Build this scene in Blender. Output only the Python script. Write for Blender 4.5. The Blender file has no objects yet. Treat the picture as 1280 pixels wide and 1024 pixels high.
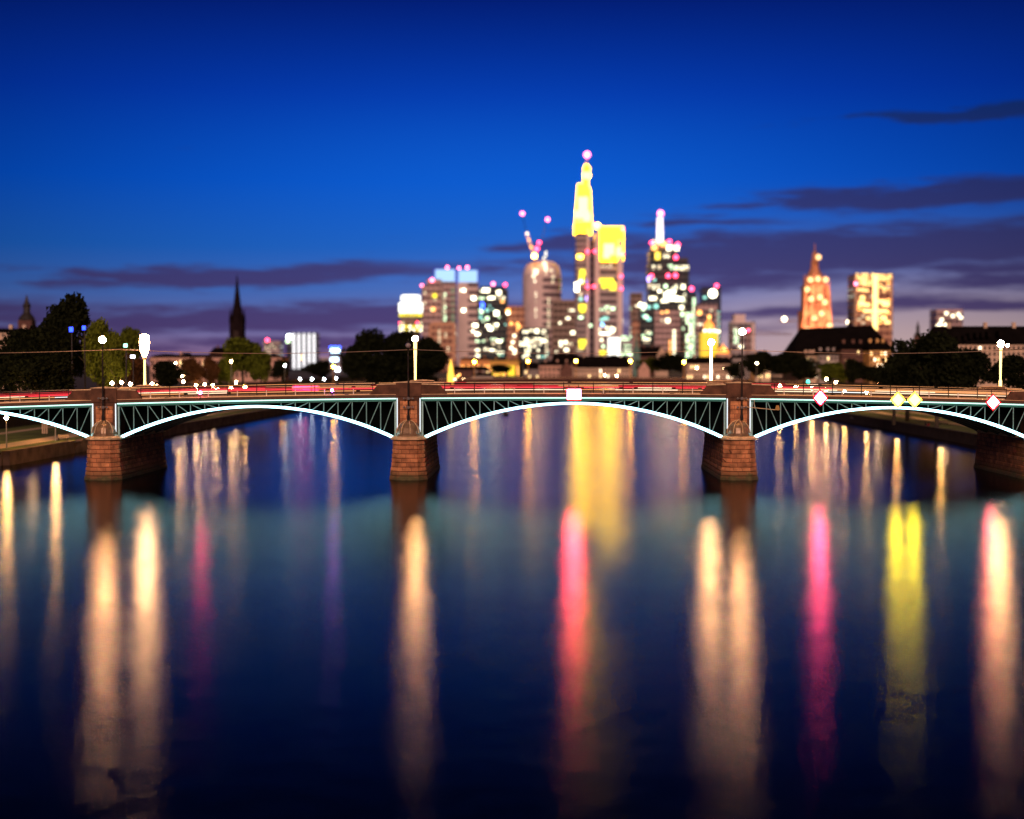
import bpy, bmesh, math, random
from mathutils import Vector, Matrix
C = bpy.context.scene
COL = C.collection
PI = math.pi

# ------------------------------------------------------------------ camera
F = 1800.0; CX = 640.0; CY = 512.0; HOR = 456.0; CAMZ = 14.3
TILT = math.atan((CY - HOR) / F)
cam = bpy.data.cameras.new("camera")
cam_o = bpy.data.objects.new("camera", cam); COL.objects.link(cam_o)
cam.sensor_width = 36.0; cam.lens = F / 1280.0 * 36.0
cam.clip_start = 1.0; cam.clip_end = 60000.0
cam_o.location = (0, 0, CAMZ); cam_o.rotation_euler = (PI / 2 - TILT, 0, 0)
cam.dof.use_dof = True; cam.dof.focus_distance = 184.0; cam.dof.aperture_fstop = 0.075
cam.dof.aperture_blades = 0
C.camera = cam_o

# ------------------------------------------------------------------ world: dusk sky
W = bpy.data.worlds.new("World"); C.world = W; W.use_nodes = True
def build_world():
    nt = W.node_tree; N = nt.nodes; L = nt.links
    N.clear()
    def nd(t, **k):
        n = N.new(t)
        for a, v in k.items(): setattr(n, a, v)
        return n
    def M(op, a, b=None, c=None, clamp=False):
        n = nd("ShaderNodeMath", operation=op); n.use_clamp = clamp
        for i, v in enumerate((a, b, c)):
            if v is None: continue
            if isinstance(v, (int, float)): n.inputs[i].default_value = v
            else: L.new(v, n.inputs[i])
        return n.outputs[0]
    tc = nd("ShaderNodeTexCoord"); sp = nd("ShaderNodeSeparateXYZ")
    L.new(tc.outputs["Generated"], sp.inputs[0])
    x, y, z = sp.outputs
    elev = M("MULTIPLY", M("ARCSINE", z), 180 / PI)            # degrees above the horizon
    azim = M("MULTIPLY", M("ARCTAN2", x, y), 180 / PI)         # degrees right of the river axis
    # clear sky ramp over elevation 0..40 degrees
    r = nd("ShaderNodeValToRGB"); L.new(M("DIVIDE", elev, 40.0, clamp=True), r.inputs[0])
    stops = [(0.0, (.36, .19, .31)), (0.6, (.27, .17, .34)), (1.6, (.13, .155, .40)), (3.0, (.05, .14, .47)), (4.6, (.012, .112, .50)),
             (7.2, (.0008, .078, .56)), (10.5, (.0005, .036, .40)), (14.3, (.0006, .011, .165)), (15.8, (.0003, .003, .045)),
             (19, (.0001, .0005, .006)), (40, (.0002, .0004, .004))]
    cr = r.color_ramp; cr.interpolation = 'B_SPLINE' if False else 'EASE'
    cr.interpolation = 'LINEAR'
    while len(cr.elements) < len(stops): cr.elements.new(1.0)
    for e, (p, c) in zip(cr.elements, stops): e.position = p / 40.0; e.color = (*c, 1)
    # warm afterglow low on the right
    def gauss(ca, ce, wa, we, dx=None, dy=None):
        a = M("DIVIDE", M("SUBTRACT", azim if dx is None else dx, ca), wa)
        e = M("DIVIDE", M("SUBTRACT", elev if dy is None else dy, ce), we)
        return M("EXPONENT", M("MULTIPLY", M("ADD", M("MULTIPLY", a, a), M("MULTIPLY", e, e)), -1.0))
    def mix(f, a, b, mode='MIX'):
        n = nd("ShaderNodeMix", data_type='RGBA', blend_type=mode)
        if isinstance(f, (int, float)): n.inputs[0].default_value = f
        else: L.new(f, n.inputs[0])
        for s, v in ((6, a), (7, b)):
            if isinstance(v, tuple): n.inputs[s].default_value = (*v, 1)
            else: L.new(v, n.inputs[s])
        return n.outputs[2]
    col = r.outputs[0]
    col = mix(gauss(17, 0.3, 14, 2.8), col, (.62, .44, .44))
    col = mix(M("MULTIPLY", gauss(0, 6.8, 13, 3.4), .30), col, (.01, .17, .78))
    # clouds: stretched noise cut by soft long bodies
    cv = nd("ShaderNodeCombineXYZ"); L.new(M("MULTIPLY", azim, .11), cv.inputs[0]); L.new(M("MULTIPLY", elev, .85), cv.inputs[1])
    def noise(scale, det, off):
        n = nd("ShaderNodeTexNoise"); n.inputs["Scale"].default_value = scale; n.inputs["Detail"].default_value = det
        n.inputs["Roughness"].default_value = .58
        mp = nd("ShaderNodeVectorMath", operation='ADD'); mp.inputs[1].default_value = (off, off * .7, off * 1.3)
        L.new(cv.outputs[0], mp.inputs[0]); L.new(mp.outputs[0], n.inputs["Vector"]); return n.outputs["Fac"]
    n1 = noise(1.1, 8, 3.1); n2 = noise(3.4, 9, 9.4)
    wob = M("MULTIPLY", M("SUBTRACT", n1, .5), 1.5)
    dy = M("ADD", M("SUBTRACT", elev, M("MULTIPLY", azim, .035)), wob)
    dxx = M("ADD", azim, M("MULTIPLY", M("SUBTRACT", n2, .5), 9.0))
    bodies = [(a_, e_ - .035 * a_, p_, q_, r_) for a_, e_, p_, q_, r_ in [(15, 4.4, 15, 1.0, 1.35), (21, 3.4, 10, .75, .95), (9, 3.2, 7, .55, .9), (17.5, 6.5, 9, .50, 1.1), 
              (-8, 3.55, 8.5, .42, 1.0), (-15.5, 3.1, 5, .30, .7), (3, 4.9, 4.5, .42, .8), (-9, 1.85, 14, .55, 1.2), (-4, .95, 16, .42, .95), (11, 2.05, 12, .42, .95),
              (-19.5, 1.9, 6, .6, .8), (18, 2.2, 9, .30, .95), (18.6, 9.4, 4.2, .26, 1.5), (-10, 3.7, 9, .35, 1.1), (8, 5.5, 4, .22, .8)]]
    tot = None
    for ca, ce, wa, we, am in bodies:
        g = M("MULTIPLY", gauss(ca, ce, wa, we, dxx, dy), am)
        tot = g if tot is None else M("MAXIMUM", tot, g)
    dens = M("ADD", tot, M("MULTIPLY", M("SUBTRACT", n2, .5), 1.3))
    mr = nd("ShaderNodeMapRange"); mr.interpolation_type = 'SMOOTHSTEP'
    L.new(dens, mr.inputs[0]); mr.inputs[1].default_value = .20; mr.inputs[2].default_value = .92
    mr.inputs[3].default_value = 0; mr.inputs[4].default_value = .93
    # cloud colour: bluer high up, more purple near the horizon
    ccr = nd("ShaderNodeValToRGB"); L.new(M("DIVIDE", elev, 10.0, clamp=True), ccr.inputs[0])
    for e, (p, c) in zip(ccr.color_ramp.elements, ((0, (.085, .045, .16)), (1, (.006, .03, .17)))): e.position = p; e.color = (*c, 1)
    e = ccr.color_ramp.elements.new(.42); e.color = (.048, .043, .165, 1)
    col = mix(mr.outputs[0], col, ccr.outputs[0])
    # sky dimmed towards both sides, lens vignetting put into its brightness
    vg = M("MULTIPLY", azim, azim)
    vg = M("SUBTRACT", 1.0, M("MULTIPLY", vg, .0009), clamp=True)
    vg = M("MAXIMUM", vg, .12)
    bgA = nd("ShaderNodeBackground"); L.new(col, bgA.inputs[0]); L.new(vg, bgA.inputs[1])
    sky = nd("ShaderNodeTexSky"); sky.sky_type = 'NISHITA'; sky.sun_disc = False
    sky.sun_elevation = math.radians(-4); sky.sun_rotation = math.radians(15)
    bgB = nd("ShaderNodeBackground"); L.new(sky.outputs[0], bgB.inputs[0]); bgB.inputs[1].default_value = .004
    ad = nd("ShaderNodeAddShader"); L.new(bgA.outputs[0], ad.inputs[0]); L.new(bgB.outputs[0], ad.inputs[1])
    out = nd("ShaderNodeOutputWorld"); L.new(ad.outputs[0], out.inputs[0])
build_world()

# warm city glow from behind the camera (the lit bank and bridge the picture is taken from)
sl = bpy.data.lights.new("city_glow", 'SUN'); sl.energy = 2.1; sl.angle = math.radians(25); sl.color = (1.0, .61, .48)
so = bpy.data.objects.new("city_glow", sl); COL.objects.link(so)
so.rotation_euler = (math.radians(68), 0, math.radians(-5))

C.view_settings.view_transform = 'Standard'; C.view_settings.look = 'None'
C.view_settings.exposure = 0; C.view_settings.gamma = 1; C.view_settings.use_curve_mapping = False
cy = C.cycles
cy.max_bounces = 5; cy.diffuse_bounces = 2; cy.glossy_bounces = 3; cy.transmission_bounces = 2; cy.transparent_max_bounces = 4
cy.sample_clamp_indirect = 12; cy.sample_clamp_direct = 0
cy.use_denoising = True; cy.adaptive_threshold = 0.006; cy.use_light_tree = True
cy.caustics_reflective = False; cy.caustics_refractive = False

# ------------------------------------------------------------------ helpers
def P(px, py, Y):
    ct, st = math.cos(TILT), math.sin(TILT)
    x = px - CX; u = CY - py
    y = F * ct + u * st; z = -F * st + u * ct
    k = Y / y
    return Vector((x * k, Y, CAMZ + z * k))
def ZZ(py, Y): return P(CX, py, Y).z
def XX(px, Y, py=HOR): return P(px, py, Y).x

MATS = {}
def mat(name, base=(.5, .5, .5), rough=.7, metal=0, emit=None, es=1.0, var=0.0, vs=1.0, bump=0.0, bs=4.0, bands=None, spec=.5):
    if name in MATS: return MATS[name]
    m = bpy.data.materials.new(name); m.use_nodes = True; MATS[name] = m
    nt = m.node_tree; b = nt.nodes["Principled BSDF"]; L = nt.links
    b.inputs["Base Color"].default_value = (*base, 1); b.inputs["Roughness"].default_value = rough
    b.inputs["Metallic"].default_value = metal; b.inputs["Specular IOR Level"].default_value = spec
    if emit:
        b.inputs["Emission Color"].default_value = (*emit, 1); b.inputs["Emission Strength"].default_value = es
    src = None
    tc = nt.nodes.new("ShaderNodeTexCoord") if (var or bump or bands) else None
    if bands:                       # floors and bays of a facade: (floor height, bay width, dark colour, share dark)
        fh, bw, dk, sh = bands
        sp = nt.nodes.new("ShaderNodeSeparateXYZ"); L.new(tc.outputs["Object"], sp.inputs[0])
        def Mn(op, a, v):
            n = nt.nodes.new("ShaderNodeMath"); n.operation = op
            L.new(a, n.inputs[0])
            if isinstance(v, (int, float)): n.inputs[1].default_value = v
            else: L.new(v, n.inputs[1])
            return n.outputs[0]
        fz = Mn("FRACT", Mn("DIVIDE", sp.outputs[2], fh), 0)
        mz = Mn("LESS_THAN", fz, sh)
        xy = Mn("ADD", sp.outputs[0], sp.outputs[1])
        fx = Mn("FRACT", Mn("DIVIDE", xy, bw), 0)
        mx_ = Mn("LESS_THAN", fx, .78)
        mm = Mn("MULTIPLY", mz, mx_)
        mi = nt.nodes.new("ShaderNodeMix"); mi.data_type = 'RGBA'; L.new(mm, mi.inputs[0])
        mi.inputs[6].default_value = (*base, 1); mi.inputs[7].default_value = (*dk, 1)
        src = mi.outputs[2]
        rr = nt.nodes.new("ShaderNodeMapRange"); L.new(mm, rr.inputs[0]); rr.inputs[3].default_value = rough; rr.inputs[4].default_value = .15
        L.new(rr.outputs[0], b.inputs["Roughness"])
    if var:
        n = nt.nodes.new("ShaderNodeTexNoise"); n.inputs["Scale"].default_value = vs; n.inputs["Detail"].default_value = 6
        L.new(tc.outputs["Object"], n.inputs["Vector"])
        mr = nt.nodes.new("ShaderNodeMapRange"); L.new(n.outputs["Fac"], mr.inputs[0])
        mr.inputs[1].default_value = .3; mr.inputs[2].default_value = .7
        mr.inputs[3].default_value = 1 - var; mr.inputs[4].default_value = 1 + var
        mu = nt.nodes.new("ShaderNodeMix"); mu.data_type = 'RGBA'; mu.blend_type = 'MULTIPLY'; mu.inputs[0].default_value = 1
        if src: L.new(src, mu.inputs[6])
        else: mu.inputs[6].default_value = (*base, 1)
        cb = nt.nodes.new("ShaderNodeCombineColor")
        for i in range(3): L.new(mr.outputs[0], cb.inputs[i])
        L.new(cb.outputs[0], mu.inputs[7]); src = mu.outputs[2]
    if src: L.new(src, b.inputs["Base Color"])
    if bump:
        n = nt.nodes.new("ShaderNodeTexNoise"); n.inputs["Scale"].default_value = bs; n.inputs["Detail"].default_value = 8
        L.new(tc.outputs["Object"], n.inputs["Vector"])
        bp = nt.nodes.new("ShaderNodeBump"); bp.inputs["Strength"].default_value = bump; bp.inputs["Distance"].default_value = .1
        L.new(n.outputs["Fac"], bp.inputs["Height"]); L.new(bp.outputs[0], b.inputs["Normal"])
    return m
def glow(name, col, s):
    return mat(name, (.02, .02, .02), .5, emit=col, es=s)

class MB:
    def __init__(self): self.v = []; self.f = []
    def add(self, vs, fs):
        n = len(self.v); self.v += [tuple(p) for p in vs]; self.f += [tuple(i + n for i in q) for q in fs]; return self
    def box(self, x0, y0, z0, x1, y1, z1, sh=0.0):
        # sh: shift of x with depth (the river runs a little to the right)
        v = [(x0, y0, z0), (x1, y0, z0), (x1 + sh * (y1 - y0), y1, z0), (x0 + sh * (y1 - y0), y1, z0)]
        v += [(a, b, z1) for a, b, _ in v]
        return self.add(v, [(3, 2, 1, 0), (4, 5, 6, 7), (0, 1, 5, 4), (1, 2, 6, 5), (2, 3, 7, 6), (3, 0, 4, 7)])
    def bar(self, a, b, r, n=6, r2=None):
        a = Vector(a); b = Vector(b); d = (b - a)
        if d.length < 1e-6: return self
        q = d.to_track_quat('Z', 'Y'); r2 = r if r2 is None else r2
        vs = [a + q @ Vector((r * math.cos(2 * PI * i / n), r * math.sin(2 * PI * i / n), 0)) for i in range(n)]
        vs += [b + q @ Vector((r2 * math.cos(2 * PI * i / n), r2 * math.sin(2 * PI * i / n), 0)) for i in range(n)]
        fs = [(i, (i + 1) % n, n + (i + 1) % n, n + i) for i in range(n)] + [tuple(range(n))[::-1], tuple(range(n, 2 * n))]
        return self.add(vs, fs)
    def loft(self, rings, cap=True):
        n = len(rings[0]); vs = [p for r in rings for p in r]; fs = []
        for k in range(len(rings) - 1):
            for i in range(n):
                j = (i + 1) % n; fs.append((k * n + i, k * n + j, (k + 1) * n + j, (k + 1) * n + i))
        if cap: fs += [tuple(range(n))[::-1], tuple(range((len(rings) - 1) * n, len(rings) * n))]
        return self.add(vs, fs)
    def lathe(self, prof, n=12, c=(0, 0, 0), ph=0.0):
        rings = [[(c[0] + r * math.cos(2 * PI * i / n + ph), c[1] + r * math.sin(2 * PI * i / n + ph), c[2] + z) for i in range(n)] for r, z in prof]
        return self.loft(rings)
    def sphere(self, c, r, n=10, m=6, sz=1.0):
        return self.lathe([(max(r * math.sin(PI * k / m), 1e-3), -r * sz * math.cos(PI * k / m)) for k in range(m + 1)], n, c)
    def prism(self, pts, y0, y1):          # outline in x,z pulled along y
        n = len(pts)
        return self.add([(x, y0, z) for x, z in pts] + [(x, y1, z) for x, z in pts],
                        [tuple(range(n)), tuple(range(n, 2 * n))[::-1]] + [((i + 1) % n, i, n + i, n + (i + 1) % n) for i in range(n)])
    def build(self, name, m, parent=None, smooth=False):
        me = bpy.data.meshes.new(name); me.from_pydata(self.v, [], self.f); me.update()
        bm = bmesh.new(); bm.from_mesh(me); bmesh.ops.recalc_face_normals(bm, faces=bm.faces); bm.to_mesh(me); bm.free()
        if smooth:
            for p in me.polygons: p.use_smooth = True
        me.materials.append(m)
        o = bpy.data.objects.new(name, me); COL.objects.link(o)
        if parent: o.parent = parent
        return o
def tag(o, label=None, cat=None, group=None, kind=None):
    if label: o['label'] = label
    if cat: o['category'] = cat
    if group: o['group'] = group
    if kind: o['kind'] = kind
    return o
def empty(name, loc=(0, 0, 0)):
    o = bpy.data.objects.new(name, None); COL.objects.link(o); o.location = loc; o.empty_display_size = 1; return o
def copy_tree(o, parent=None):
    c = o.copy(); COL.objects.link(c); c.parent = parent
    for ch in list(o.children): copy_tree(ch, c)
    return c
def struct(mb, name, m, label): return tag(mb.build(name, m), label, kind='structure', cat=name.replace('_', ' '))

# ------------------------------------------------------------------ materials
def block_stone():
    m = mat('red_sandstone', (.42, .16, .07), .85, bump=.7, bs=3); nt = m.node_tree; L = nt.links; b = nt.nodes["Principled BSDF"]
    tc = nt.nodes.new("ShaderNodeTexCoord"); sp = nt.nodes.new("ShaderNodeSeparateXYZ"); L.new(tc.outputs["Object"], sp.inputs[0])
    ad = nt.nodes.new("ShaderNodeMath"); L.new(sp.outputs[0], ad.inputs[0]); L.new(sp.outputs[1], ad.inputs[1])
    cv = nt.nodes.new("ShaderNodeCombineXYZ"); L.new(ad.outputs[0], cv.inputs[0]); L.new(sp.outputs[2], cv.inputs[1])
    br = nt.nodes.new("ShaderNodeTexBrick"); L.new(cv.outputs[0], br.inputs["Vector"])
    br.inputs["Color1"].default_value = (.74, .31, .13, 1); br.inputs["Color2"].default_value = (.48, .185, .08, 1); br.inputs["Mortar"].default_value = (.17, .07, .035, 1)
    br.inputs["Scale"].default_value = 1; br.inputs["Brick Width"].default_value = 1.05; br.inputs["Row Height"].default_value = 4.9 / 9; br.inputs["Mortar Size"].default_value = .025
    n = nt.nodes.new("ShaderNodeTexNoise"); n.inputs["Scale"].default_value = .9; n.inputs["Detail"].default_value = 7; L.new(tc.outputs["Object"], n.inputs["Vector"])
    # algae and wet stone up to an uneven tide line
    a1 = nt.nodes.new("ShaderNodeMath"); a1.operation = 'MULTIPLY_ADD'; L.new(n.outputs["Fac"], a1.inputs[0]); a1.inputs[1].default_value = -2.2; L.new(sp.outputs[2], a1.inputs[2])
    mr = nt.nodes.new("ShaderNodeMapRange"); L.new(a1.outputs[0], mr.inputs[0]); mr.inputs[1].default_value = -.9; mr.inputs[2].default_value = .2
    mx = nt.nodes.new("ShaderNodeMix"); mx.data_type = 'RGBA'; L.new(mr.outputs[0], mx.inputs[0]); mx.inputs[6].default_value = (.10, .08, .03, 1); L.new(br.outputs["Color"], mx.inputs[7])
    m2 = nt.nodes.new("ShaderNodeMapRange"); L.new(n.outputs["Fac"], m2.inputs[0]); m2.inputs[1].default_value = .35; m2.inputs[2].default_value = .65; m2.inputs[3].default_value = .55; m2.inputs[4].default_value = 1.25
    cc = nt.nodes.new("ShaderNodeCombineColor")
    for i in range(3): L.new(m2.outputs[0], cc.inputs[i])
    mu = nt.nodes.new("ShaderNodeMix"); mu.data_type = 'RGBA'; mu.blend_type = 'MULTIPLY'; mu.inputs[0].default_value = 1; L.new(mx.outputs[2], mu.inputs[6]); L.new(cc.outputs[0], mu.inputs[7])
    L.new(mu.outputs[2], b.inputs["Base Color"]); return m
stone = block_stone()
stone_d = mat('weathered_stone', (.13, .055, .03), .9, var=.5, vs=.9, bump=.6, bs=2)
capst = mat('pale_sandstone', (.75, .50, .28), .6, var=.3, vs=1.5, bump=.3)
steel = mat('dark_green_steel', (.006, .018, .018), .5, .2, var=.3, vs=2)
steel_l = mat('pale_teal_steel', (.30, .55, .54), .45, .1, var=.15, vs=3)
iron = mat('dark_iron', (.03, .022, .02), .5, .5)
fascia = mat('brown_fascia', (.10, .045, .025), .7, var=.3, vs=2)
asphalt = mat('asphalt', (.05, .05, .05), .8, var=.2, vs=2)
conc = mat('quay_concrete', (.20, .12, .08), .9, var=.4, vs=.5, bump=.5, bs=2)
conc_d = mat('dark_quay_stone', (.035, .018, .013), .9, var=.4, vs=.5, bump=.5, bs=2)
led = glow('arch_led', (.42, .90, 1.0), 6.5)
led_w = glow('pilaster_led', (.85, .95, 1.0), 1.3)
led_t = glow('cornice_led', (.55, 1.0, .86), 1.9)
warm_hot = glow('lamp_glass', (1.0, .50, .19), 560)
warm_mid = glow('small_lamp_glass', (1.0, .50, .14), 480)
warm_far = glow('far_lamp_glass', (1.0, .38, .02), 300)
cool_lamp = glow('cool_lamp_glass', (.85, .95, 1.0), 60)
mast_g = glow('lit_mast', (1.0, .62, .20), 4)  # both mast materials glow in place of floodlight falling on the poles
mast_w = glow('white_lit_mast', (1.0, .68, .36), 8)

# ------------------------------------------------------------------ water
SK = 0.0222      # the river axis runs slightly right of the view axis
def bank(X0, Y): return X0 + SK * Y
def water_mat():
    m = bpy.data.materials.new('river_water'); m.use_nodes = True
    nt = m.node_tree; nt.nodes.remove(nt.nodes["Principled BSDF"]); L = nt.links
    dif = nt.nodes.new("ShaderNodeBsdfDiffuse"); dif.inputs[0].default_value = (.0006, .0015, .003, 1)
    gl_ = nt.nodes.new("ShaderNodeBsdfGlossy"); gl_.distribution = 'BECKMANN'; gl_.inputs["Roughness"].default_value = .188
    fr = nt.nodes.new("ShaderNodeFresnel"); fr.inputs[0].default_value = 1.16
    mx = nt.nodes.new("ShaderNodeMixShader"); L.new(fr.outputs[0], mx.inputs[0]); L.new(dif.outputs[0], mx.inputs[1]); L.new(gl_.outputs[0], mx.inputs[2])
    L.new(mx.outputs[0], nt.nodes["Material Output"].inputs[0])
    tc = nt.nodes.new("ShaderNodeTexCoord")
    hs = None
    for sx, sy, sc, det, w in ((.8, 1.6, .6, 4, .8), (.3, 1.1, .14, 3, .45), (.7, 1.7, 2.2, 4, .5)):
        mp = nt.nodes.new("ShaderNodeMapping"); mp.inputs["Scale"].default_value = (sx, sy, 1)
        L.new(tc.outputs["Object"], mp.inputs[0])
        n = nt.nodes.new("ShaderNodeTexNoise"); n.inputs["Scale"].default_value = sc; n.inputs["Detail"].default_value = det
        L.new(mp.outputs[0], n.inputs["Vector"])
        mu = nt.nodes.new("ShaderNodeMath"); mu.operation = 'MULTIPLY'; mu.inputs[1].default_value = w; L.new(n.outputs["Fac"], mu.inputs[0])
        if hs is None: hs = mu.outputs[0]
        else:
            a = nt.nodes.new("ShaderNodeMath"); L.new(hs, a.inputs[0]); L.new(mu.outputs[0], a.inputs[1]); hs = a.outputs[0]
    # gusts and slicks: the small ripples are rougher in long patches across the river
    rs = None
    for sx, sy, sc, lo, hi in ((.25, 1, .09, -.022, .022), (.30, 1, .9, -.028, .028)):
        mp = nt.nodes.new("ShaderNodeMapping"); mp.inputs["Scale"].default_value = (sx, sy, 1); L.new(tc.outputs["Object"], mp.inputs[0])
        n = nt.nodes.new("ShaderNodeTexNoise"); n.inputs["Scale"].default_value = sc; n.inputs["Detail"].default_value = 5; n.inputs["Roughness"].default_value = .65
        L.new(mp.outputs[0], n.inputs["Vector"])
        mr = nt.nodes.new("ShaderNodeMapRange"); L.new(n.outputs["Fac"], mr.inputs[0]); mr.inputs[1].default_value = .3; mr.inputs[2].default_value = .7
        mr.inputs[3].default_value = lo; mr.inputs[4].default_value = hi
        a = nt.nodes.new("ShaderNodeMath"); L.new(mr.outputs[0], a.inputs[0]); a.inputs[1].default_value = .190
        if rs is not None: L.new(rs, a.inputs[1])
        rs = a.outputs[0]
    L.new(rs, gl_.inputs["Roughness"])
    bp = nt.nodes.new("ShaderNodeBump"); bp.inputs["Strength"].default_value = 1.0; bp.inputs["Distance"].default_value = .034
    L.new(hs, bp.inputs["Height"]); L.new(bp.outputs[0], gl_.inputs["Normal"])
    return m
w = MB(); w.add([(-3000, -60, 0), (3000, -60, 0), (3000, 1400, 0), (-3000, 1400, 0)], [(0, 1, 2, 3)])
struct(w, 'water', water_mat(), 'dark river with long coloured reflections of the city lights')

# ------------------------------------------------------------------ ground, quays, lawns
grass_m = mat('grass', (.10, .125, .018), .95, var=.5, vs=.35, bump=.4, bs=6)
path_m = mat('path_gravel', (.55, .38, .26), .95, var=.25, vs=.6)
street_m = mat('street', (.06, .05, .045), .85, var=.25, vs=.3)
LX, RX, LU, RU = -75.8, 76.0, -107.0, 112.0
ZL = 1.75; ZU = 7.0
def ground():
    # lower lawns, retaining step and upper town level: one sheet with the river channel open
    g = MB(); YF = 1150.0
    xl0, xl1 = bank(LX, 204), bank(LX, YF); xr0, xr1 = bank(RX, 60), bank(RX, YF)
    g.add([(xl0, 204, ZL), (-96, 204, ZL), (-96, 60, ZL), (bank(LU, 60), 60, ZL), (bank(LU, YF), YF, ZL), (xl1, YF, ZL)], [(0, 1, 4, 5), (1, 2, 3, 4)])
    g.add([(bank(LU, 60), 60, ZL), (bank(LU, YF), YF, ZL), (bank(LU, YF) - .6, YF, ZU), (bank(LU, 60) - .6, 60, ZU)], [(0, 1, 2, 3)])
    g.add([(xr0, 60, ZL), (xr1, YF, ZL), (bank(RU, YF), YF, ZL), (bank(RU, 60), 60, ZL)], [(0, 1, 2, 3)])
    g.add([(bank(RU, 60), 60, ZL), (bank(RU, YF), YF, ZL), (bank(RU, YF) + .6, YF, ZU), (bank(RU, 60) + .6, 60, ZU)], [(0, 3, 2, 1)])
    g.add([(bank(LU, 60) - .6, 60, ZU), (bank(LU, YF) - .6, YF, ZU), (-14000, YF, ZU), (-14000, 60, ZU)], [(0, 1, 2, 3)])
    g.add([(bank(RU, 60) + .6, 60, ZU), (bank(RU, YF) + .6, YF, ZU), (14000, YF, ZU), (14000, 60, ZU)], [(0, 1, 2, 3)])
    g.add([(-14000, YF, ZU), (14000, YF, ZU), (14000, 40000, ZU), (-14000, 40000, ZU), (-14000, YF, 0), (14000, YF, 0)], [(0, 1, 2, 3), (0, 1, 5, 4)])
    struct(g, 'ground', street_m, 'dark town ground on both sides of the river')
    for side, X0, X1, nm in ((0, LX + -1.2, LU + .8, 'left'), (1, RX + 1.2, RU - .8, 'right')):
        q = MB(); y0 = 206 if side == 0 else 70
        q.add([(bank(X0, y0), y0, ZL + .02), (bank(X0, 1100), 1100, ZL + .02), (bank(X1, 1100), 1100, ZL + .02), (bank(X1, y0), y0, ZL + .02)], [(0, 1, 2, 3)])
        struct(q, 'lawn', grass_m, 'dim mown riverside lawn on the %s bank' % nm)
        for a, b_ in (((9, 12.5), (19, 22)) if side else ((6.5, 11), (22, 24.5))):
            p = MB(); s = 1 if side else -1
            e0 = (RX if side else LX)
            n = 40; vs = []; fs = []
            for i in range(n + 1):
                y = y0 + 4 + (1090 - y0) * (i / n) ** 1.6
                wv = .9 * math.sin(y * .021) + .5 * math.sin(y * .05)
                vs += [(bank(e0 + s * (a + wv), y), y, ZL + .05), (bank(e0 + s * (b_ + wv), y), y, ZL + .05)]
                if i: fs.append((2 * i - 2, 2 * i - 1, 2 * i + 1, 2 * i))
            p.add(vs, fs); struct(p, 'path', path_m, 'pale gravel footpath along the %s bank lawn' % nm)
ground()
def quays():
    L_ = MB()
    L_.box(bank(LX, 204) - 1.0, 204, -1.5, bank(LX, 204), 232, ZL + .12, SK)
    # slipway gap, then on along the river
    L_.box(bank(LX, 236) - 1.0, 236, -1.5, bank(LX, 236), 1140, ZL + .10, SK)
    L_.box(-96, 203.4, -1.5, bank(LX, 204) - 1.003, 204, ZL + .12)
    L_.box(-96.8, 60, -1.5, -96.003, 203.997, ZL + .12)
    o = L_.build('quay_wall', conc); tag(o, 'low stone quay wall of the left bank lit along its edge', 'quay wall')
    cp = MB(); cp.box(bank(LX, 204) - 1.1, 203.9, ZL + .123, bank(LX, 204) + .08, 232, ZL + .32, SK)
    cp.box(bank(LX, 236) - 1.1, 236, ZL + .103, bank(LX, 236) + .08, 1130, ZL + .28, SK); cp.build('coping', conc, o)
    st = MB()
    for i in range(6): st.box(bank(LX, 232) - 1.0 , 232.01 + i * .66, -1.5, bank(LX, 232) + .1, 232.01 + (i + 1) * .66 - .01, ZL - .28 * abs(3 - i) - .1)
    st.build('steps', conc, o)
    R_ = MB(); R_.box(bank(RX, 60), 60, -1.5, bank(RX, 60) + 1.0, 1140, ZL + .12, SK)
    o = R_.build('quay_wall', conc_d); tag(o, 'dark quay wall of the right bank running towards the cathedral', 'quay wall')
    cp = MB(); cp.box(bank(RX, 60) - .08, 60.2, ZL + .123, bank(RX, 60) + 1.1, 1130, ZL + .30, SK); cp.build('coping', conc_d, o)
    # retaining walls of the upper quays
    for X0, s, nm in ((LU, -1, 'left'), (RU, 1, 'right')):
        m = MB(); a = bank(X0, 64)
        m.box(min(a, a - s * .5), 64, ZL - .2, max(a, a - s * .5), 1120, ZU + .9, SK)
        tag(m.build('retaining_wall', conc_d), 'tall dark retaining wall behind the %s bank lawn' % nm, 'retaining wall')
quays()

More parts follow.
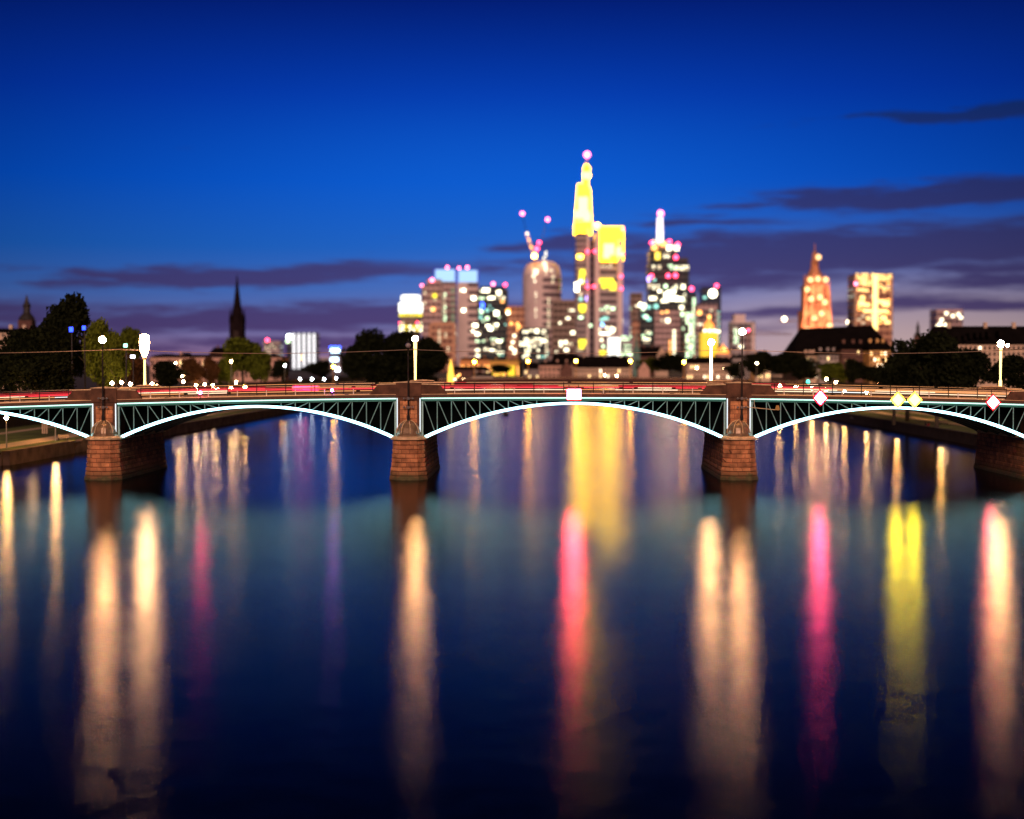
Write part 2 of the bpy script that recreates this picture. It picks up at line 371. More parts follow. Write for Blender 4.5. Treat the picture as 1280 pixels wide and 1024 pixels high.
# ------------------------------------------------------------------ the arch bridge
BY = 180.0; BD = 20.0
def zs(X): return 10.28 - .00025 * (X - 5.0) ** 2            # level of the light line on the cornice
PIERS = [-89.3, -50.9, -12.9, 28.3, 66.3, 104]
HW = 1.5
BR = empty('arch_bridge', (0, BY, 0)); BR.location = (0, 0, 0)
tag(BR, 'steel arch bridge on red stone piers outlined in white light strips', 'bridge')
random.seed(5)
def bridge():
    n = 90; xa, xb = -96.0, 112.0
    def strip(zlo, zhi, y0, y1, name, m, parent=BR, x0=xa, x1=xb, fl=zs):
        s = MB(); vs = []; k = max(2, int(abs(x1 - x0) / 2.2)); rings = []
        for i in range(k + 1):
            X = x0 + (x1 - x0) * i / k; z = fl(X)
            rings.append([(X, y0, z + zlo), (X + SK * (y1 - y0), y1, z + zlo), (X + SK * (y1 - y0), y1, z + zhi), (X, y0, z + zhi)])
        s.loft(rings); return s.build(name, m, parent)
    strip(-.18, .30, BY + .35, BY + BD - .35, 'deck', asphalt)
    strip(-.02, .36, BY - .25, BY + .345, 'cornice', fascia)
    strip(-.02, .36, BY + BD - .345, BY + BD + .25, 'cornice', fascia)
    strip(.363, .43, BY - .32, BY + .25, 'edge_coping', mat('coping_stone', (.80, .48, .24), .6, var=.2))
    strip(.304, .45, BY + 3.2, BY + 3.45, 'kerb', conc); strip(.304, .45, BY + BD - 3.45, BY + BD - 3.2, 'kerb', conc)
    # spans
    for k in range(len(PIERS) - 1):
        X0, X1 = PIERS[k] + HW + .06, PIERS[k + 1] - HW - .06
        xm = (X0 + X1) / 2; half = (X1 - X0) / 2
        zc = ZZ({0: 509.5, 1: 506.5, 2: 502.5, 3: 508.0, 4: 511}[k], BY); zsps = 5.25
        rad = (half ** 2 + (zc - zsps) ** 2) / (2 * (zc - zsps))
        def za(X): return zc - rad + math.sqrt(max(rad ** 2 - (X - xm) ** 2, 0))
        def th(X): return .33 + .12 * abs(X - xm) / half
        for side in (0, 1):
            yf = BY if side == 0 else BY + BD - .5
            off = 0 if side == 0 else SK * (BD - .5)
            g = MB(); rings = []; m = 30
            for i in range(m + 1):
                X = X0 + (X1 - X0) * i / m; z = za(X)
                rings.append([(X + off, yf, z - th(X)), (X + off + .01, yf + .5, z - th(X)), (X + off + .01, yf + .5, z), (X + off, yf, z)])
            g.loft(rings); gi = g.build('arch_rib', steel, BR)
            if side == 0:
                ls = MB(); rings = []
                for i in range(m + 1):
                    X = X0 + (X1 - X0) * i / m; z = za(X)
                    rings.append([(X, yf - .06, z - th(X) + .03), (X, yf - .003, z - th(X) + .03), (X, yf - .003, z - .02), (X, yf - .06, z - .02)])
                ls.loft(rings); ls.build('arch_light', led, gi)
                tl = strip(-.19, -.05, BY - .20, BY - .02, 'cornice_light', led_t, BR, X0 + .02, X1 - .02)
                strip(-.47, -.20, BY + .05, BY + .34, 'top_chord', mat('teal_steel', (.02, .13, .11), .5, .2), BR, X0, X1)
                bs = MB()
                bs.box(X0 + .02, BY + .02, za(X0) - .1, X0 + .24, BY + .3, zs(X0) - .48); bs.build('end_post', steel_l, gi)
                bs = MB(); bs.box(X1 - .24, BY + .02, za(X1) - .1, X1 - .02, BY + .3, zs(X1) - .48); bs.build('end_post', steel_l, gi)
                # N-truss members
                step = 1.78
                for sgn in (-1, 1):
                    xs = X0 + .2 if sgn < 0 else X1 - .2
                    i = 1
                    while True:
                        xv = xs - sgn * step * i
                        top = zs(xv) - .48; bot = za(xv)
                        if top - bot < .32 or abs(xv - xm) < .6: break
                        v = MB(); v.bar((xv, BY + .16, bot - .02), (xv, BY + .16, top), .06, 4); v.build('strut', steel_l, gi)
                        xprev = xv + sgn * step
                        # diagonal falls from the top beside the previous post towards the arch foot of this one
                        d = MB(); d.bar((xprev - sgn * .15, BY + .2, zs(xprev) - .48), (xv + sgn * .35, BY + .2, za(xv + sgn * .35) + .02), .052, 4)
                        d.build('brace', steel_l, gi)
                        i += 1
        # web behind the truss, kept back from the lit members
        wb = MB(); rings = []
        for i in range(31):
            X = X0 + (X1 - X0) * i / 30
            rings.append([(X, BY + 3.3, za(X) - th(X)), (X, BY + 3.4, za(X) - th(X)), (X, BY + 3.4, zs(X) - .2), (X, BY + 3.3, zs(X) - .2)])
        wb.loft(rings); wb.build('spandrel_web', mat('black_web', (.002, .004, .004), .95, spec=.05), BR)
        # inner ribs and cross girders under the deck
        for yy in (5, 10, 15):
            ir = MB(); rings = []
            for i in range(21):
                X = X0 + (X1 - X0) * i / 20; o_ = SK * yy
                rings.append([(X + o_, BY + yy, za(X) - .5), (X + o_, BY + yy + .4, za(X) - .5), (X + o_, BY + yy + .4, zs(X) - .19), (X + o_, BY + yy, zs(X) - .19)])
            ir.loft(rings); ir.build('inner_rib', steel, BR)
    # piers
    def ringpts(w_, nose, z, Xc):
        y0 = BY; y1 = BY + BD + .6
        s = SK * (y1 - y0)
        return [(Xc - w_, y0 + .4, z), (Xc - w_ * .97, y0 - nose * .45, z), (Xc - w_ * .55, y0 - nose, z), (Xc + w_ * .55, y0 - nose, z), (Xc + w_ * .97, y0 - nose * .45, z), (Xc + w_, y0 + .4, z),
                (Xc + w_ + s, y1 - .4, z), (Xc + w_ * .6 + s, y1 + nose, z), (Xc - w_ * .6 + s, y1 + nose, z), (Xc - w_ + s, y1 - .4, z)]
    for Xc in PIERS:
        pb = MB(); rings = []; nc = 9
        rings.append(ringpts(2.55, 2.6, -1.5, Xc))
        for i in range(nc):
            z0 = i * 4.9 / nc; z1 = (i + 1) * 4.9 / nc
            w0 = 2.42 - .46 * (z0 / 4.9) ** .7 + random.uniform(-.05, .05)
            w1 = 2.42 - .46 * (z1 / 4.9) ** .7 + random.uniform(-.03, .03)
            if i == 0: w0 += .06
            rings += [ringpts(w0, w0 * .95, z0 + .05, Xc), ringpts(w1 + .05, w1 * .95 + .03, z1 - .07, Xc), ringpts(w1 - .12, w1 * .95 - .14, z1 - .045, Xc), ringpts(w1 - .12, w1 * .95 - .14, z1 + .035, Xc)]
        pb.loft(rings); pr = pb.build('pier', stone, BR)
        lg = MB(); lg.loft([ringpts(1.98, 1.9, 4.935, Xc), ringpts(2.25, 2.2, 5.0, Xc), ringpts(2.27, 2.22, 5.20, Xc), ringpts(2.0, 1.9, 5.40, Xc), ringpts(1.72, 1.62, 5.42, Xc)])
        lg.build('ledge', capst, pr)
        for side in (0, 1):
            yc = BY - .35 if side == 0 else BY + BD + .65; ox = 0 if side == 0 else SK * BD
            dm = MB(); prof = [(1.62, 5.42), (1.62, 5.62), (1.50, 5.66), (1.50, 5.78)]
            prof += [(1.48 * math.cos(a), 5.78 + 1.58 * math.sin(a)) for a in [PI / 2 * i / 7 for i in range(1, 7)]] + [(.12, 7.38), (.1, 7.55)]
            dm.lathe(prof, 16, (Xc + ox, yc, 0)); dm.build('dome_cap', mat('dome_copper', (.30, .19, .11), .30, .3, var=.3, vs=2), pr, smooth=False)
            rb = MB()
            for j in range(8):
                a0 = 2 * PI * j / 8 + .2; pts = [(Xc + ox + 1.53 * math.cos(a) * math.cos(a0), yc + 1.53 * math.cos(a) * math.sin(a0), 5.8 + 1.6 * math.sin(a)) for a in [PI / 2 * i / 6 for i in range(7)]]
                for p, q in zip(pts, pts[1:]): rb.bar(p, q, .06, 4)
            rb.build('dome_rib', capst, pr)
        # pilaster / upper pier through the full width
        pl = MB(); zt = zs(Xc) + .36
        pl.box(Xc - HW, BY - .32, 5.2, Xc + HW, BY + BD + .3, zt, SK); pl.build('upper_pier', stone_d, pr)
        pn = MB(); pn.box(Xc - 1.05, BY - .40, 7.0, Xc + 1.05, BY - .323, zt - .75); pn.build('panel', stone, pr)
        for s in (-1, 1):
            v = MB(); x_ = Xc + s * (HW - .07)
            v.box(x_ - .06, BY - .40, 6.3 if s < 0 else 5.9, x_ + .06, BY - .323, zt - .42); v.build('edge_light', led_w, pr)
        # parapet
        for side in (0, 1):
            y0 = BY - .30 if side == 0 else BY + BD - .25
            ox = 0 if side == 0 else SK * BD
            pz = zs(Xc) + .434
            pp = MB(); pp.prism([(Xc + ox - 4.9, pz - .05), (Xc + ox + 4.9, pz - .05), (Xc + ox + 3.9, pz + 1.13), (Xc + ox + 1.62, pz + 1.20), (Xc + ox - 1.62, pz + 1.20), (Xc + ox - 3.9, pz + 1.13)], y0, y0 + .55)
            pp.build('parapet', stone_d, BR)
            cc = MB(); c2 = MB(); cc.prism([(Xc + ox - 4.0, pz + 1.133), (Xc + ox - 1.62, pz + 1.203), (Xc + ox - 1.62, pz + 1.32), (Xc + ox - 4.0, pz + 1.25)], y0 - .06, y0 + .61)
            c2.prism([(Xc + ox + 1.62, pz + 1.203), (Xc + ox + 4.0, pz + 1.133), (Xc + ox + 4.0, pz + 1.25), (Xc + ox + 1.62, pz + 1.32)], y0 - .06, y0 + .61)
            cc.build('coping', capst, BR); c2.build('coping', capst, BR)
            cb = MB(); cb.box(Xc + ox - 1.58, y0 - .16, pz - .3, Xc + ox + 1.58, y0 + .62, pz + 1.42)
            cb.build('pier_block', stone_d, BR)
            ct = MB(); ct.prism([(Xc + ox - 1.72, pz + 1.423), (Xc + ox + 1.72, pz + 1.423), (Xc + ox + 1.6, pz + 1.5), (Xc + ox, pz + 1.62), (Xc + ox - 1.6, pz + 1.5)], y0 - .26, y0 + .70)
            ct.build('block_cap', capst, BR)
    # railings between the parapets
    for k in range(len(PIERS) - 1):
        for side in (0, 1):
            y = BY - .02 if side == 0 else BY + BD + .02; ox = 0 if side == 0 else SK * BD
            xs, xe = PIERS[k] + 4.5, PIERS[k + 1] - 4.5
            r = MB(); ns = int((xe - xs) / 1.2); pts = [xs + (xe - xs) * i / ns for i in range(ns + 1)]
            base = .43
            for hh, rr in ((1.30, .045), (.95, .018), (.62, .018), (.18, .022)):
                for a, b in zip(pts, pts[1:]): r.bar((a + ox, y, zs(a) + base + hh), (b + ox, y, zs(b) + base + hh), rr, 4)
            for i, a in enumerate(pts):
                if i % 3 == 0: r.bar((a + ox, y, zs(a) + base - .02), (a + ox, y, zs(a) + base + 1.42), .06, 5)
                elif i % 3 == 1 and side == 0:
                    MB().box(a - .055, y - .05, zs(a) + base + .004, a + .055, y + .05, zs(a) + base + .74).build('railing_post', mat('cream_post', (.85, .72, .6), .5), BR)
            r.build('railing', iron, BR)
    # crash barriers on the roadway that carry the glowing trail tubes
    red1 = glow('red_traffic_glow', (1.0, .055, .075), 1.5); red2 = glow('deep_red_traffic_glow', (1.0, .03, .05), .8)  # emission in place of the light of passing traffic
    wh1 = glow('warm_traffic_glow', (1.0, .66, .42), 1.9); wh2 = glow('orange_traffic_glow', (1.0, .40, .14), 1.1); wh3 = glow('cool_traffic_glow', (.9, .9, .85), 1.6)
    for yy, kind in ((4.2, 'w'), (12.0, 'r')):
        bm_ = MB(); xsn = -95.0
        pts = [-95 + i * 2.5 for i in range(83)]
        for a, b in zip(pts, pts[1:]):
            bm_.bar((a, BY + yy, zs(a) + .72), (b, BY + yy, zs(b) + .72), .05, 4)
            bm_.bar((a, BY + yy, zs(a) + .28), (a, BY + yy, zs(a) + .74), .04, 4)
        bm_.build('crash_barrier', iron, BR)
    # added glowing tubes standing in for traffic light trails and light on the copings
    dim = glow('dim_amber_traffic_glow', (1.0, .42, .20), 1.0); dimr = glow('dim_red_traffic_glow', (.9, .05, .06), .9)
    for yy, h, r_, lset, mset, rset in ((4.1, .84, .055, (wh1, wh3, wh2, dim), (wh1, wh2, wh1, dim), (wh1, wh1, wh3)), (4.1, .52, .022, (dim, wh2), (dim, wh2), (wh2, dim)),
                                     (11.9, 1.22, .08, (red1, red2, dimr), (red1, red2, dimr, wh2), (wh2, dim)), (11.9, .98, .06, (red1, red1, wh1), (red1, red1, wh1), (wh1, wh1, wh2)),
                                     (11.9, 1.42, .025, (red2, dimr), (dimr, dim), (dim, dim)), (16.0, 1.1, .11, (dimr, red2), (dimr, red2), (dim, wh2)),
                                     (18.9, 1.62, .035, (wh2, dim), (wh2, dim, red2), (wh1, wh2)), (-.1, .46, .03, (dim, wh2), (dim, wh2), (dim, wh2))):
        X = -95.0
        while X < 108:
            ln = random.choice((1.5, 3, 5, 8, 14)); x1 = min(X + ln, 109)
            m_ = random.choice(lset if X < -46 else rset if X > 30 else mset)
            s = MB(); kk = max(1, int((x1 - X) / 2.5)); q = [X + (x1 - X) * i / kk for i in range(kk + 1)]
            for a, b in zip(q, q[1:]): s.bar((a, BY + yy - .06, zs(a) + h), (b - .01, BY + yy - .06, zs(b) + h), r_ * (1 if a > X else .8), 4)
            s.build('traffic_glow', m_, BR)
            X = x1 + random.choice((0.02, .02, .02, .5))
bridge()

# ------------------------------------------------------------------ bridge lamps
def near_lamp(Xc, ztop, lit, label):
    yl = BY - .9; r0 = empty('street_lamp', (Xc, yl, 7.4)); tag(r0, label, 'street lamp', 'lamps on the front pier domes')
    def L(z): return z - 7.4
    pm = MB(); pm.lathe([(.19, 0), (.19, .5), (.13, .7), (.11, L(9.4)), (.075, L(ztop - 1.0)), (.06, L(ztop - .45))], 8); pm.build('pole', iron, r0)
    br = MB()
    for zz in (9.0, 10.1):
        for s in (-1, 1):
            br.bar((0, 0, L(zz)), (s * .42, -.1, L(zz) + .05), .035, 5); br.sphere((s * .52, -.12, L(zz) + .02), .14, 8, 5)
        br.lathe([(.05, L(zz) - .22), (.2, L(zz) - .12), (.2, L(zz) + .12), (.05, L(zz) + .22)], 8)
    br.build('scroll_bracket', mat('pale_iron', (.35, .30, .28), .35, .5), r0)
    hd = MB(); hd.lathe([(.07, L(ztop) - .55), (.26, L(ztop) - .42), (.30, L(ztop) - .36)], 10); hd.build('lamp_holder', iron, r0); hd = MB()
    hd.lathe([(.30, L(ztop) + .42), (.22, L(ztop) + .50), (.06, L(ztop) + .62), (.02, L(ztop) + .85)], 10); hd.build('lamp_cap', iron, r0)
    gm = MB(); gm.sphere((0, 0, L(ztop)), .44 if lit else .34, 14, 8); gm.build('lamp_globe', warm_hot if lit else mat('unlit_glass', (.3, .25, .25), .1), r0, True)
    return r0
near_lamp(-50.9, ZZ(425, BY), True, 'lit globe lamp on slender dark pole over the leftmost bridge pier')
near_lamp(-12.9, ZZ(432, BY), False, 'unlit dark lamp pole on the dome of the centre bridge pier')
near_lamp(28.6, ZZ(415, BY), True, 'lit globe lamp on dark pole over the right centre pier')
def far_lamp(px, pytop, label, kind):
    Y = BY + BD + .2; p = P(px, pytop, Y); zb = zs(p.x) + .43 + 1.55
    r0 = empty('street_lamp', (p.x, Y, zb)); tag(r0, label, 'street lamp', 'tall floodlit lamp masts on the far parapet')
    H = p.z - zb
    gm = MB()
    if kind == 'thick':
        MB().lathe([(.22, 0), (.16, .6), (.14, H * .55)], 8).build('pole', mast_g, r0)
        gm.lathe([(.2, H * .56), (.42, H * .62), (.62, H * .72), (.70, H * .86), (.62, H * .97), (.3, H)], 12)
        gm.build('lamp_head', glow('big_lantern_glass', (1.0, .50, .22), 140), r0, True)
        MB().lathe([(.24, H * .50), (.30, H * .53), (.24, H * .555)], 10).build('collar', capst, r0)
    elif kind == 'taper':
        MB().lathe([(.14, 0), (.17, H * .4), (.25, H * .86)], 8).build('pole', mast_g, r0)
        gm.sphere((0, 0, H - .42), .42, 12, 8, 1.1); gm.build('lamp_head', warm_hot, r0, True)
        MB().lathe([(.30, H * .86 + .003), (.30, H * .88)], 10).build('collar', iron, r0)
    elif kind == 'post':
        MB().lathe([(.20, 0), (.18, H * .8), (.22, H * .88)], 8).build('pole', mast_w, r0)
        gm.sphere((0, 0, H - .35), .45, 12, 8, 1.1); gm.build('lamp_head', warm_hot, r0, True)
    else:
        MB().lathe([(.22, 0), (.22, H * .12), (.13, H * .16), (.20, H * .9)], 8).build('pole', mast_g, r0)
        MB().bar((0, 0, H * .94), (.8, -.3, H * .93), .06, 6).build('arm', iron, r0)
        gm.sphere((0, 0, H - .35), .44, 12, 8, 1.2); gm.sphere((.85, -.3, H * .93 - .1), .22, 10, 6); gm.build('lamp_head', warm_hot, r0, True)
    return r0
far_lamp(180.5, 418, 'fat white glowing lantern on a floodlit mast at the left bridge pier', 'thick')
far_lamp(519, 420, 'yellow tapering floodlit mast above the centre bridge pier', 'taper')
far_lamp(889, 425, 'straight yellow white floodlit mast near the right centre pier', 'post')
far_lamp(1251, 427, 'floodlit lamp mast with side arm at the far right of the bridge', 'arm')
# signal arm on the right centre pier
sa = empty('signal', (28.6, BY - .6, 9.0)); tag(sa, 'thin horizontal arm with small amber signal beside right centre pier', 'signal')
MB().bar((0, 0, .1), (4.6, -.4, -.35), .045, 5).build('arm', capst, sa)
MB().bar((1.6, 0, .9), (1.6, 0, -.2), .03, 4).bar((.2, 0, .9), (1.6, 0, .9), .03, 4).build('bracket', capst, sa)
MB().prism([(4.1, -.3), (4.7, -.3), (4.55, .25), (4.25, .25)], -.55, -.45).build('signal_plate', mat('amber_plate', (.55, .28, .05), .4), sa)

# ------------------------------------------------------------------ navigation signs
red_s = glow('red_sign_light', (1.0, .055, .16), 210); yel_s = glow('yellow_sign_light', (1.0, .72, .009), 95); box_s = glow('red_box_light', (1.0, .055, .08), 230)
def sign_frame(x, z, w, h, y, root, dia):
    f = MB()
    if dia:
        o = [(x, z + h), (x + w, z), (x, z - h), (x - w, z)]
        f.prism(o, y, y + .18)
    else: f.box(x - w, y, z - h, x + w, y + .25, z + h)
    return f
def diamond(px, py, m, label, edge):
    p = P(px, py, BY - .9); r0 = empty('navigation_sign', p); tag(r0, label, 'sign', 'lit diamond signs on the right span')
    sign_frame(0, 0, .98, 1.08, .01, r0, True).build('backing', edge, r0)
    s = MB(); s.prism([(0, .80), (.72, 0), (0, -.80), (-.72, 0)], -.08, .007); s.build('lit_face', m, r0)
    MB().bar((0, .3, .3), (0, .75, 1.5), .05, 5).bar((-.2, .25, -.4), (-.2, .8, -.3), .04, 4).build('bracket', iron, r0)
redp = mat('red_paint', (.55, .01, .02), .5); yelp = mat('white_paint', (.8, .75, .55), .5)
diamond(1025.5, 497.5, red_s, 'white glowing diamond sign with red rim at left of right span', redp)
diamond(1122.5, 500, yel_s, 'left one of the adjoining pair of yellow diamond signs', yelp)
diamond(1143.5, 500, yel_s, 'right one of the adjoining pair of yellow diamond signs', yelp)
diamond(1241.5, 503, glow('rosy_sign_light', (1.0, .10, .14), 120), 'red rimmed diamond sign furthest right, below the armed lamp', redp)
p = P(717.5, 492, BY - .9); r0 = empty('signal_box', p); tag(r0, 'glowing red rectangular signal box hung at the middle of the bridge', 'sign')
MB().box(-.95, .01, -.80, .95, .3, .62).build('backing', redp, r0)
MB().box(-.84, -.09, -.72, .84, .006, .52).build('lit_face', box_s, r0)
MB().box(-1.25, .1, .63, 1.25, .35, .78).bar((-.6, .3, .6), (-.6, .8, 1.1), .05, 5).bar((.6, .3, .6), (.6, .8, 1.1), .05, 5).bar((0, .1, -.8), (0, .1, -1.15), .06, 5).build('bracket', iron, r0)

# ------------------------------------------------------------------ riverside lamps
def bank_lamp(X, Y, h=4.6, zb=ZL, r=.30, m=None, name='street_lamp'):
    r0 = empty(name, (X, Y, zb))
    MB().lathe([(.12, 0), (.09, .6), (.06, h - .3)], 7).build('pole', mat('grey_pole', (.30, .26, .22), .5), r0)
    MB().lathe([(.07, h - .34), (.16, h - .31), (.07, h - .28)], 8).build('lamp_hood', iron, r0)
    g = MB(); g.sphere((0, 0, h), r, 10, 6); g.build('lamp_glass', m or warm_mid, r0, True)
    return r0
proto = bank_lamp(-75.9, 216); tag(proto, 'small park lamp near the quay edge at the far left of the photo', 'street lamp', 'lamps along the left bank')
proto.children[2].scale = (1.25, 1.25, 1.0)
Lpos = [(-74.9, 236, 'second park lamp from the far left, its pole below the arch')]
ords = 'nearest second third fourth fifth sixth seventh eighth ninth tenth'.split()
for i, px in enumerate((223, 247, 271, 289, 306, 321, 333, 343, 352)):
    Y = 95 * 1800 / (640 - px); Lpos.append((XX(px, Y), Y, '%s of the distant left bank lamps beyond the bridge' % ords[i]))
for X, Y, lb in Lpos:
    c = copy_tree(proto); c.location = (X, Y, ZL); c['label'] = lb
for i, px in enumerate((1177, 1122, 1084, 1056, 1033, 1015, 995, 975)):
    Y = 100 * 1800 / (px - 640); c = copy_tree(proto); c.location = (XX(px, Y), Y, ZL)
    c['group'] = 'lamps along the right bank'; c['label'] = '%s park lamp of the row along the right bank lawn' % ords[i]

# ------------------------------------------------------------------ trees
def crown_mesh(seed, nl=15, leaves=6500, ls=.030, flat=1.0):
    rnd = random.Random(seed); lobes = []
    for i in range(nl):
        a = rnd.uniform(0, 2 * PI); t = rnd.random(); zz = .34 + .56 * t
        rr = .34 * math.sin(PI * min(.97, .16 + t * .80)) ** .7 * rnd.uniform(.35, 1.0)
        lobes.append((rr * math.cos(a), rr * math.sin(a), zz, rnd.uniform(.085, .17)))
    lobes.append((0, 0, .60, .24)); lobes.append((0, 0, .80, .15))
    vs = []; fs = []
    tot = sum(l[3] ** 2 for l in lobes)
    for lx, ly, lz, lr in lobes:
        for _ in range(int(leaves * lr * lr / tot)):
            d = Vector((rnd.gauss(0, 1), rnd.gauss(0, 1), rnd.gauss(0, 1))).normalized()
            k = lr * (rnd.random() ** .35) * (1.12 + .25 * rnd.random() ** 3)
            c = Vector((lx, ly, lz)) + Vector((d.x * k, d.y * k, d.z * k * .85))
            n = Vector((rnd.gauss(0, 1), rnd.gauss(0, 1), rnd.gauss(0, 1) + .6)).normalized()
            t = n.orthogonal().normalized(); b = n.cross(t); s = ls * rnd.uniform(.5, 1.15)
            i0 = len(vs); vs += [c + t * s, c + b * s * .7, c - t * s, c - b * s * .7]; fs.append((i0, i0 + 1, i0 + 2, i0 + 3))
    return vs, fs
def trunk_mb(seed):
    rnd = random.Random(seed); m = MB()
    m.bar((0, 0, 0), (.004, .003, .30), .030, 8, .020); m.bar((.004, .003, .295), (.01, 0, .62), .020, 7, .010)
    for i in range(7):
        a = i * 2.4 + rnd.random(); z = .26 + .05 * i; e = (.24 * math.cos(a), .24 * math.sin(a), z + .22 + .1 * rnd.random())
        mid = (e[0] * .5, e[1] * .5, z + .15); m.bar((0, 0, z), mid, .011, 6, .007); m.bar(mid, e, .007, 5, .003)
    return m
bark = mat('bark', (.05, .035, .022), .9, var=.3, vs=8)
def leaf_mat(name, c):
    m = mat(name, c, .9, var=.45, vs=7, spec=.04); b = m.node_tree.nodes["Principled BSDF"]
    return m
leafs = {'dark': leaf_mat('dark_leaves', (.012, .015, .006)), 'green': leaf_mat('green_leaves', (.10, .125, .014)), 'brown': leaf_mat('russet_leaves', (.11, .05, .02))}
CR = {}
for i in range(5):
    vs, fs = crown_mesh(11 + i * 7, 13 + i * 2)
    for k in leafs:
        mb = MB(); mb.v = [tuple(v) for v in vs]; mb.f = fs
        me = bpy.data.meshes.new('crown'); me.from_pydata(mb.v, [], mb.f); me.materials.append(leafs[k]); CR[i, k] = me
TR = []
for i in range(3):
    o = trunk_mb(i).build('trunk', bark); TR.append(o.data); bpy.data.objects.remove(o)
tn = [0]
def tree(px, pytop, Y, wpx, zb, label, kind='dark', group=None, name='tree'):
    i = tn[0]; tn[0] += 1
    p = P(px, pytop, Y); H = p.z - zb; Wd = wpx * Y / F
    r0 = empty(name, (p.x, Y, zb)); tag(r0, label, 'tree', group)
    r0.rotation_euler.z = i * 1.7
    t = bpy.data.objects.new('trunk', TR[i % 3]); c = bpy.data.objects.new('crown', CR[i % 5, kind])
    for o in (t, c):
        COL.objects.link(o); o.parent = r0; o.scale = (Wd / .92, Wd / .92, H / 1.0)
    t.scale = (H * .9, H * .9, H)
    return r0
gl = 'trees along the left bank'; gr = 'trees along the right bank'
for a in [(84, 372, 262, 92, ZU, 'tallest dark tree of the left bank with rounded top', 'dark', gl),
          (45, 402, 250, 95, ZU, 'broad dark tree at the left edge, left of the tallest one', 'dark', gl),
          (8, 428, 240, 80, ZU, 'low leafy tree cut by the left edge of the photo', 'dark', gl),
          (66, 436, 222, 90, ZU, 'low dark round tree in front of the tallest left tree', 'dark', gl),
          (122, 396, 255, 60, ZU, 'tree with yellow green lit leaves behind the left globe lamp', 'green', gl),
          (144, 418, 240, 44, ZU, 'small lit green tree right beside the left lamp pole', 'green', gl),
          (160, 404, 330, 48, ZU, 'round topped green tree left of the white lantern column', 'green', gl),
          (160, 440, 300, 50, ZU, 'russet low tree below the round topped green one', 'brown', gl),
          (207, 452, 330, 52, ZU, 'dark low tree just right of the white lantern column', 'dark', gl),
          (238, 446, 360, 40, ZU, 'russet tree before the long pink building', 'brown', gl),
          (262, 448, 370, 34, ZU, 'second russet tree nearer the steeple', 'brown', gl),
          (303, 418, 400, 64, ZU, 'tall green tree directly below the dark steeple', 'green', gl),
          (283, 446, 380, 36, ZU, 'pale floodlit small tree left of the tall green tree', 'green', gl),
          (326, 440, 395, 40, ZU, 'lit green bushy tree right of the tall green tree', 'green', gl),
          (352, 448, 460, 30, ZU, 'dark small tree left of the white striped tower', 'dark', gl),
          (400, 452, 560, 50, ZU, 'low dark tree below the blue lit building', 'dark', gl),
          (205, 440, 700, 40, ZU, 'far dark tree top above the pink building roof', 'dark', gl),
          (230, 439, 720, 36, ZU, 'second far tree top above the pink building roof', 'dark', gl)]: tree(*a)
gc = 'dark trees behind the centre pier'
for a in [(462, 414, 470, 74, 4, 'dark tree forming the left part of the black clump', 'dark', gc),
          (500, 411, 480, 80, 4, 'tallest dark tree in the middle of the black clump', 'dark', gc),
          (538, 424, 485, 64, 4, 'dark tree at the right end of the black clump', 'dark', gc),
          (440, 430, 465, 46, 4, 'lowest dark tree at the left end of the black clump', 'dark', gc),
          (520, 444, 440, 70, 4, 'low dark tree in front of the black clump', 'dark', gc),
          (478, 444, 435, 80, 4, 'low wide dark tree in front of the clump, left', 'dark', gc)]: tree(*a)
isl = MB(); isl.box(XX(420, 440), 425, -1, XX(560, 440), 520, 4.0); 
isl = MB(); isl.lathe([(30, -1), (29, 3.2), (26, 4.02)], 18, (XX(497, 465), 465, 0))
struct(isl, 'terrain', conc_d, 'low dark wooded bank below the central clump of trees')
gm_ = 'trees between the old town roofs'
for a in [(625, 455, 900, 44, ZU, 'low bush like tree left of the white warehouse', 'dark', gm_),
          (742, 458, 880, 26, ZU, 'small dark tree right of the white warehouse', 'dark', gm_),
          (768, 442, 900, 30, ZU, 'dark tree before the bright white panel', 'dark', gm_),
          (815, 446, 840, 40, ZU, 'green tree right of the small gothic spire', 'green', gm_),
          (838, 443, 830, 52, ZU, 'large dark green tree right of the church gable', 'dark', gm_),
          (860, 452, 830, 26, ZU, 'small tree at right of the church gable trees', 'dark', gm_)]: tree(*a)
for a in [(950, 440, 520, 58, ZU, 'dark tree directly behind the right lit globe lamp', 'dark', gr),
          (982, 438, 500, 60, ZU, 'dark tree left of the pale town houses', 'dark', gr),
          (918, 452, 560, 36, ZU, 'small speckled tree left of the right globe lamp', 'dark', gr),
          (1005, 448, 470, 50, ZU, 'wide dark tree below the big dark roof', 'dark', gr),
          (1040, 452, 420, 50, ZU, 'tree with lit yellow leaves below the grey houses', 'green', gr),
          (1068, 450, 400, 44, ZU, 'low dark tree beneath the brown house', 'dark', gr),
          (1092, 456, 380, 46, ZU, 'low dark tree beneath the yellow lit house', 'dark', gr),
          (1135, 420, 320, 80, ZL, 'dark tree left of the tallest one on the right bank', 'dark', gr),
          (1172, 418, 285, 110, ZL, 'tallest massive dark tree standing on the right lawn', 'dark', gr),
          (1215, 434, 290, 84, ZU, 'dark tree right of the tallest right bank tree', 'dark', gr),
          (1262, 446, 270, 80, ZU, 'dark tree behind the far right lamp column', 'dark', gr),
          (1118, 448, 300, 60, ZL, 'low tree on the lawn in front of the yellow house', 'dark', gr)]: tree(*a)

